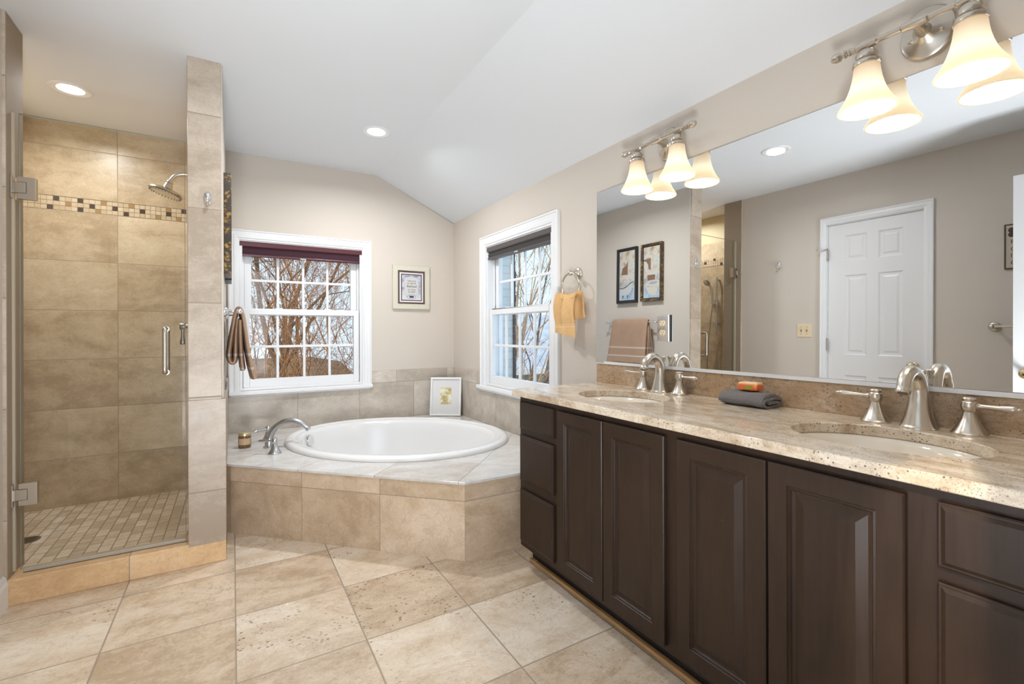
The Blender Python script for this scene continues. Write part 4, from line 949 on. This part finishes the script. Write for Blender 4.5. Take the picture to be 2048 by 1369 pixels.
SHP = [(.0330, 0.0), (.0330, -.010), (.0345, -.025), (.0375, -.045), (.0425, -.066), (.0490, -.086), (.0570, -.104), (.0660, -.120), (.0730, -.131), (.0755, -.137), (.0745, -.1395)]
def vanity_light(cy, label):
    r = thing('vanity_light', (XR, cy, 1.985), label, 'wall light', 'two-shade vanity lights')
    zc, bx = 1.988, 1.655
    mb = MB(); R = [[Vector((XR-d, cy+.066*q*math.cos(t), zc+.076*q*math.sin(t))) for t in [2*PI*k/44 for k in range(44)]] for q, d in ((1, 0), (1.0, .006), (.96, .010), (.95, .013), (.90, .015), (.84, .017), (.55, .022), (.40, .030), (.28, .038))]
    mb.loops(R, cap0=True, cap1=True)
    mb.tube(arc_path([(XR-.03, cy, zc), (XR-.055, cy, zc), (XR-.08, cy, zc), (bx, cy, zc)], 4), interp([.021, .015, .0125, .012], 4), 18)
    for s_ in (-1, 1): mb.lathe([(.006, 0), (.006, .006), (.004, .009), (0, .010)], (XR-.017, cy+s_*.036, zc-.012), (-1, 0, 0), 12)
    mb.build('backplate', M['nickel'], r, smooth=40)
    mb = MB(); H = .204
    prof = [(.0, -H-.012), (.010, -H-.008), (.0155, -H+.003), (.0145, -H+.014), (.006, -H+.022), (.0065, -H+.025), (.0125, -H+.028), (.0125, -H+.032), (.007, -H+.036), (.0115, -H+.040), (.0115, -H+.044), (.0085, -H+.048),
            (.0090, -.146), (.0130, -.142), (.0128, -.135), (.0150, -.1165), (.0128, -.098), (.0130, -.091), (.0085, -.086), (.0085, -.032), (.0125, -.028), (.0125, -.020), (.0150, 0)]
    prof += [(a, -b) for a, b in prof[::-1][1:]]
    mb.lathe(prof, (bx, cy, zc), (0, 1, 0), 20); mb.build('crossbar', M['nickel'], r, smooth=35)
    for s_ in (-1, 1):
        y = cy+s_*.1165; zt = 1.929
        mb = MB(); mb.lathe([(.008, .050), (.012, .044), (.023, .038), (.0285, .027), (.0265, .016), (.019, .010), (.020, .008), (.0355, .006), (.0365, .0), (.0355, -.006), (.034, -.007)], (bx, y, zt), n=30); fit = mb.build('fitter', M['nickel'], r, smooth=40)
        mb = MB(); n = 40
        R = [[Vector((bx+q*math.cos(t), y+q*math.sin(t), zt+z)) for t in [2*PI*k/n for k in range(n)]] for q, z in SHP+[(q-.004, z) for q, z in SHP[::-1]]]
        mb.loops(R); ls = mb.build('lamp_shade', M['shade'], r, smooth=60, origin=(bx, y, zt))
        mb = MB(); mb.sphere((bx, y, zt-.070), .021, 18, 12, 1.2); mb.lathe([(.013, 0), (.013, .045)], (bx, y, zt-.050), n=14); mb.build('bulb', M['bulb'], ls, smooth=60)
        lamp('POINT', 'vanity_bulb_light', (bx, y, zt-.126), 2.6, (1, .90, .77), .03)
vanity_light(1.487, 'nickel two-shade vanity light with bell glass shades over the far sink')
vanity_light(.5475, 'nickel two-shade vanity light with bell glass shades over the near sink')

# ------------------------------------------------------------------ outside the windows
def hill():
    t = NT('leaf_litter'); P = t.pos(); n = t.noise(P, 1.1, 8, .7); n2 = t.noise(P, 7, 6, .7)
    c = t.ramp(t.m('ADD', t.m('MULTIPLY', n, .5), t.m('MULTIPLY', n2, .5)), [(.36, (.05, .045, .035)), (.5, (.15, .105, .065)), (.58, (.26, .18, .11)), (.66, (.50, .52, .54))])
    return t.fin(c, .9, spec=.1)
mb = MB(); N = 30; R = []
for i in range(N+1):
    row = []
    for j in range(N+1):
        x = -14+40*i/N; y = 4.4+30*j/N; h = -3+max(0, y-7)*.17*(1.0 if x < 4 else max(.1, 1-(x-4)*.25))+.25*math.sin(x*1.3+y)*.6
        row.append(Vector((x, y, min(h, -.55))))
    R.append(row)
mb.loops(R, ringclosed=False); struct('ground', mb, hill(), smooth=90)

def tree_mesh(base, h, r0, seed, lean=(0, 0), depth=5, spread=.65, nstem=1, twig=.55, droop=0., first=.25, split=3):
    rnd = random.Random(seed); trunk = MB(); twigs = MB(); cnt = [0]
    def grow(p, d, L, r, lev):
        cnt[0] += 1
        n = 4 if lev < 3 else 3; pts = [p]; rad = [r]; q = p.copy(); dd = d.copy()
        for i in range(n):
            if q.z > -2.5 and ((q.y < 4.75 and q.x < 2.75) or (q.y < 4.3 and q.x < 3.0) or q.y < 3.2): dd = (dd+Vector((.35, 1.1, .1))).normalized()
            dd = (dd+Vector((rnd.gauss(0, .16), rnd.gauss(0, .16), rnd.gauss(.02, .12)-droop*lev*.02))).normalized(); q = q+dd*(L/n); pts.append(q.copy()); rad.append(r*(1-.42*(i+1)/n))
        if any((p_.y < 4.55 and p_.x < 2.6) or p_.y < 3.0 or p_.y > 14 for p_ in pts): return
        (trunk if lev < 2 else twigs).tube(pts, rad, 7 if lev == 0 else 5 if lev < 2 else 3, caps=False)
        if lev >= depth: return
        k = split if lev else split+2
        for i in range(k):
            f = first+(1-first)*(i+rnd.random())/k; idx = min(n-1, int(f*n)); o = pts[idx].lerp(pts[idx+1], f*n-idx)
            a = rnd.uniform(0, 2*PI); e1 = dd.orthogonal().normalized(); e2 = dd.cross(e1); s_ = spread*rnd.uniform(.7, 1.3)
            nd = (dd*math.cos(s_)+(e1*math.cos(a)+e2*math.sin(a))*math.sin(s_)).normalized()
            grow(o, nd, L*rnd.uniform(.55, .8), max(r*(1-.4*f)*twig, .0022), lev+1)
        grow(pts[-1], dd, L*.62, max(rad[-1]*.9, .0022), lev+1)
    for s_ in range(nstem):
        a = 2*PI*s_/max(1, nstem)+rnd.random(); o = Vector(base)+Vector((.14*math.cos(a), .14*math.sin(a), 0))*(nstem > 1)
        d = Vector((lean[0]+(.16*math.cos(a) if nstem > 1 else 0), lean[1]+(.16*math.sin(a) if nstem > 1 else 0), 1)).normalized()
        grow(o, d, h*rnd.uniform(.85, 1.1), r0, 0)
    return trunk, twigs
def tree(name, base, label, trunk_m, twig_m, cat='tree', **kw):
    a, b = tree_mesh(base, **kw); r = thing(name, base, label, cat)
    a.build('trunk', trunk_m, r, smooth=80); b.build('branches', twig_m, r, smooth=80)
tree('bare_tree', (.1, 6.1, -3), 'bare orange barked shrub tree close outside the left panes of the tub window', M['bark_o'], M['bark_o'], h=3.0, r0=.026, seed=11, depth=5, spread=.6, nstem=7, split=2, twig=.62)
tree('bare_tree', (1.15, 6.6, -3), 'bare orange barked shrub tree outside the right panes of the tub window', M['bark_o'], M['bark_o'], h=3.0, r0=.026, seed=23, depth=5, spread=.65, nstem=7, split=2, twig=.62)
tree('bare_tree', (-.9, 7.8, -2.9), 'grey barked tree with dark crossing limbs left beyond the tub window', M['bark_g'], M['twig_d'], h=4.4, r0=.07, seed=5, depth=5, spread=.8, split=3)
tree('bare_tree', (2.3, 8.4, -2.8), 'grey barked tree with a leaning snow dusted limb right beyond the tub window', M['bark_g'], M['bark_o'], h=4.2, r0=.10, seed=31, lean=(-.55, 0), depth=5, spread=.75, split=3)
tree('bare_tree', (.5, 9.8, -2.6), 'dense dark bare tree in the middle behind the orange shrubs', M['bark_g'], M['twig_d'], h=4.4, r0=.08, seed=44, depth=5, spread=.85, split=3)
tree('crape_myrtle', (3.75, 6.4, -3), 'tan multi stemmed tree outside the window beside the vanity', M['bark_t'], M['bark_t'], h=4.3, r0=.042, seed=9, depth=4, spread=.33, nstem=7, split=2)
tree('bare_tree', (7.3, 11.6, -3), 'dark bare tree behind the tan stems, outside the window by the vanity', M['bark_g'], M['twig_d'], h=5.2, r0=.10, seed=61, depth=5, spread=.6, split=3)
# far thicket on the hillside
tk = MB(); rnd = random.Random(99)
for k in range(2900):
    x = rnd.uniform(-7, 7.5); y = rnd.uniform(7.6, 16); z = -2.9+max(0, y-7)*.17*(1 if x < 4 else .4)
    p = Vector((x, y, z+rnd.uniform(0, 1.3))); d = Vector((rnd.gauss(0, .7), rnd.gauss(0, .35), rnd.uniform(.25, 1))).normalized(); L = rnd.uniform(.7, 2.0)
    q = p+d*L*.5+Vector((rnd.gauss(0, .1), 0, rnd.gauss(0, .1))); e = p+d*L; r_ = rnd.uniform(.003, .0075); tk.k = rnd.choice((0, 0, 1)); tk.tube([p, q, e], [r_, r_*.8, r_*.4], 3, caps=False)
o = tk.build('brushwood', [M['bark_o'], M['twig_d']]); tag(o, 'tangled bare brushwood covering the slope beyond the tub window', 'brushwood', kind='stuff')

# brick return of the house by the right window
def brick():
    t = NT('white_brick'); P = t.pos(); b = t.n('ShaderNodeTexBrick'); t.put(b.inputs['Vector'], t.comb(t.sep(P)[0], t.sep(P)[2], 0.0))
    b.inputs['Color1'].default_value = (.66, .66, .63, 1); b.inputs['Color2'].default_value = (.61, .60, .57, 1); b.inputs['Mortar'].default_value = (.55, .54, .52, 1)
    b.inputs['Scale'].default_value = 1; b.inputs['Brick Width'].default_value = .2; b.inputs['Row Height'].default_value = .072; b.inputs['Mortar Size'].default_value = .006
    return t.fin(b.outputs[0], .8, 0, t.bump(b.outputs['Fac'], .5, -.01))
br = thing('brick_return', (2.1, 3.75, -3), 'white painted brick house corner just outside the window beside the vanity', 'brick wall')
MB().box(1.895, 2.235, 3.72, 4.10, -3, 3.2).build('brickwork', brick(), br)
mb = MB(); rnd = random.Random(4)
for k in range(86):
    z = -3+k*.072; mb.box(2.232, 2.254+rnd.uniform(-.007, .007), 3.700, 3.76, z+.001, z+.071)
mb.build('corner_bricks', plain('dark_brick', (.05, .045, .045), .8), br)
mb = MB(); mb.box(1.97, 2.06, 3.695, 3.73, -.2, 2.4); mb.build('side_casing', plain('pale_frame', (.62, .70, .72), .4), br)

nh = thing('neighbour_house', (11, 16.5, -3), 'grey roofed neighbouring house seen between stems through the right window', 'house')
def siding():
    t = NT('beige_siding'); z = t.sep(t.pos())[2]; f = t.m('FRACT', t.m('DIVIDE', z, .13)); return t.fin(t.mix(t.rng(f, 0, .12, 1, 0), (.42, .38, .28), (.18, .16, .12)), .7)
def shingle():
    t = NT('grey_shingles'); n = t.noise(t.pos(), 3, 6, .7); return t.fin(t.mix(t.rng(n, .35, .65), (.30, .34, .41), (.52, .57, .64)), .85)
MB().box(7.5, 17, 14.6, 21, -3, -.25).build('siding_wall', siding(), nh)
mb = MB(); mb.add([(7.1, 14.2, -.32), (17.4, 14.2, -.32), (17.4, 17.8, 1.75), (7.1, 17.8, 1.75), (7.1, 14.2, -.20), (17.4, 14.2, -.20), (17.4, 17.8, 1.9), (7.1, 17.8, 1.9)], [(3, 2, 1, 0), (4, 5, 6, 7), (0, 1, 5, 4), (1, 2, 6, 5), (2, 3, 7, 6), (3, 0, 4, 7)]); mb.build('roof', shingle(), nh)
mb = MB(); mb.box(7.0, 17.5, 14.12, 14.2, -.42, -.20); mb.build('gutter', M['white'], nh)
mb = MB(); mb.box(9.0, 9.35, 15.6, 15.9, .3, 1.05); mb.build('roof_vent', plain('vent_grey', (.12, .13, .14), .6), nh)
for x in (10.3, 13.2):
    mb = MB(); mb.box(x, x+1.1, 14.55, 14.62, -1.9, -.55); w = mb.build('window', M['white'], nh)
    mb = MB(); mb.box(x+.1, x+.52, 14.53, 14.56, -1.8, -.65); mb.box(x+.58, x+1.0, 14.53, 14.56, -1.8, -.65); mb.build('pane', plain('pane_dark', (.10, .13, .16), .1), w)
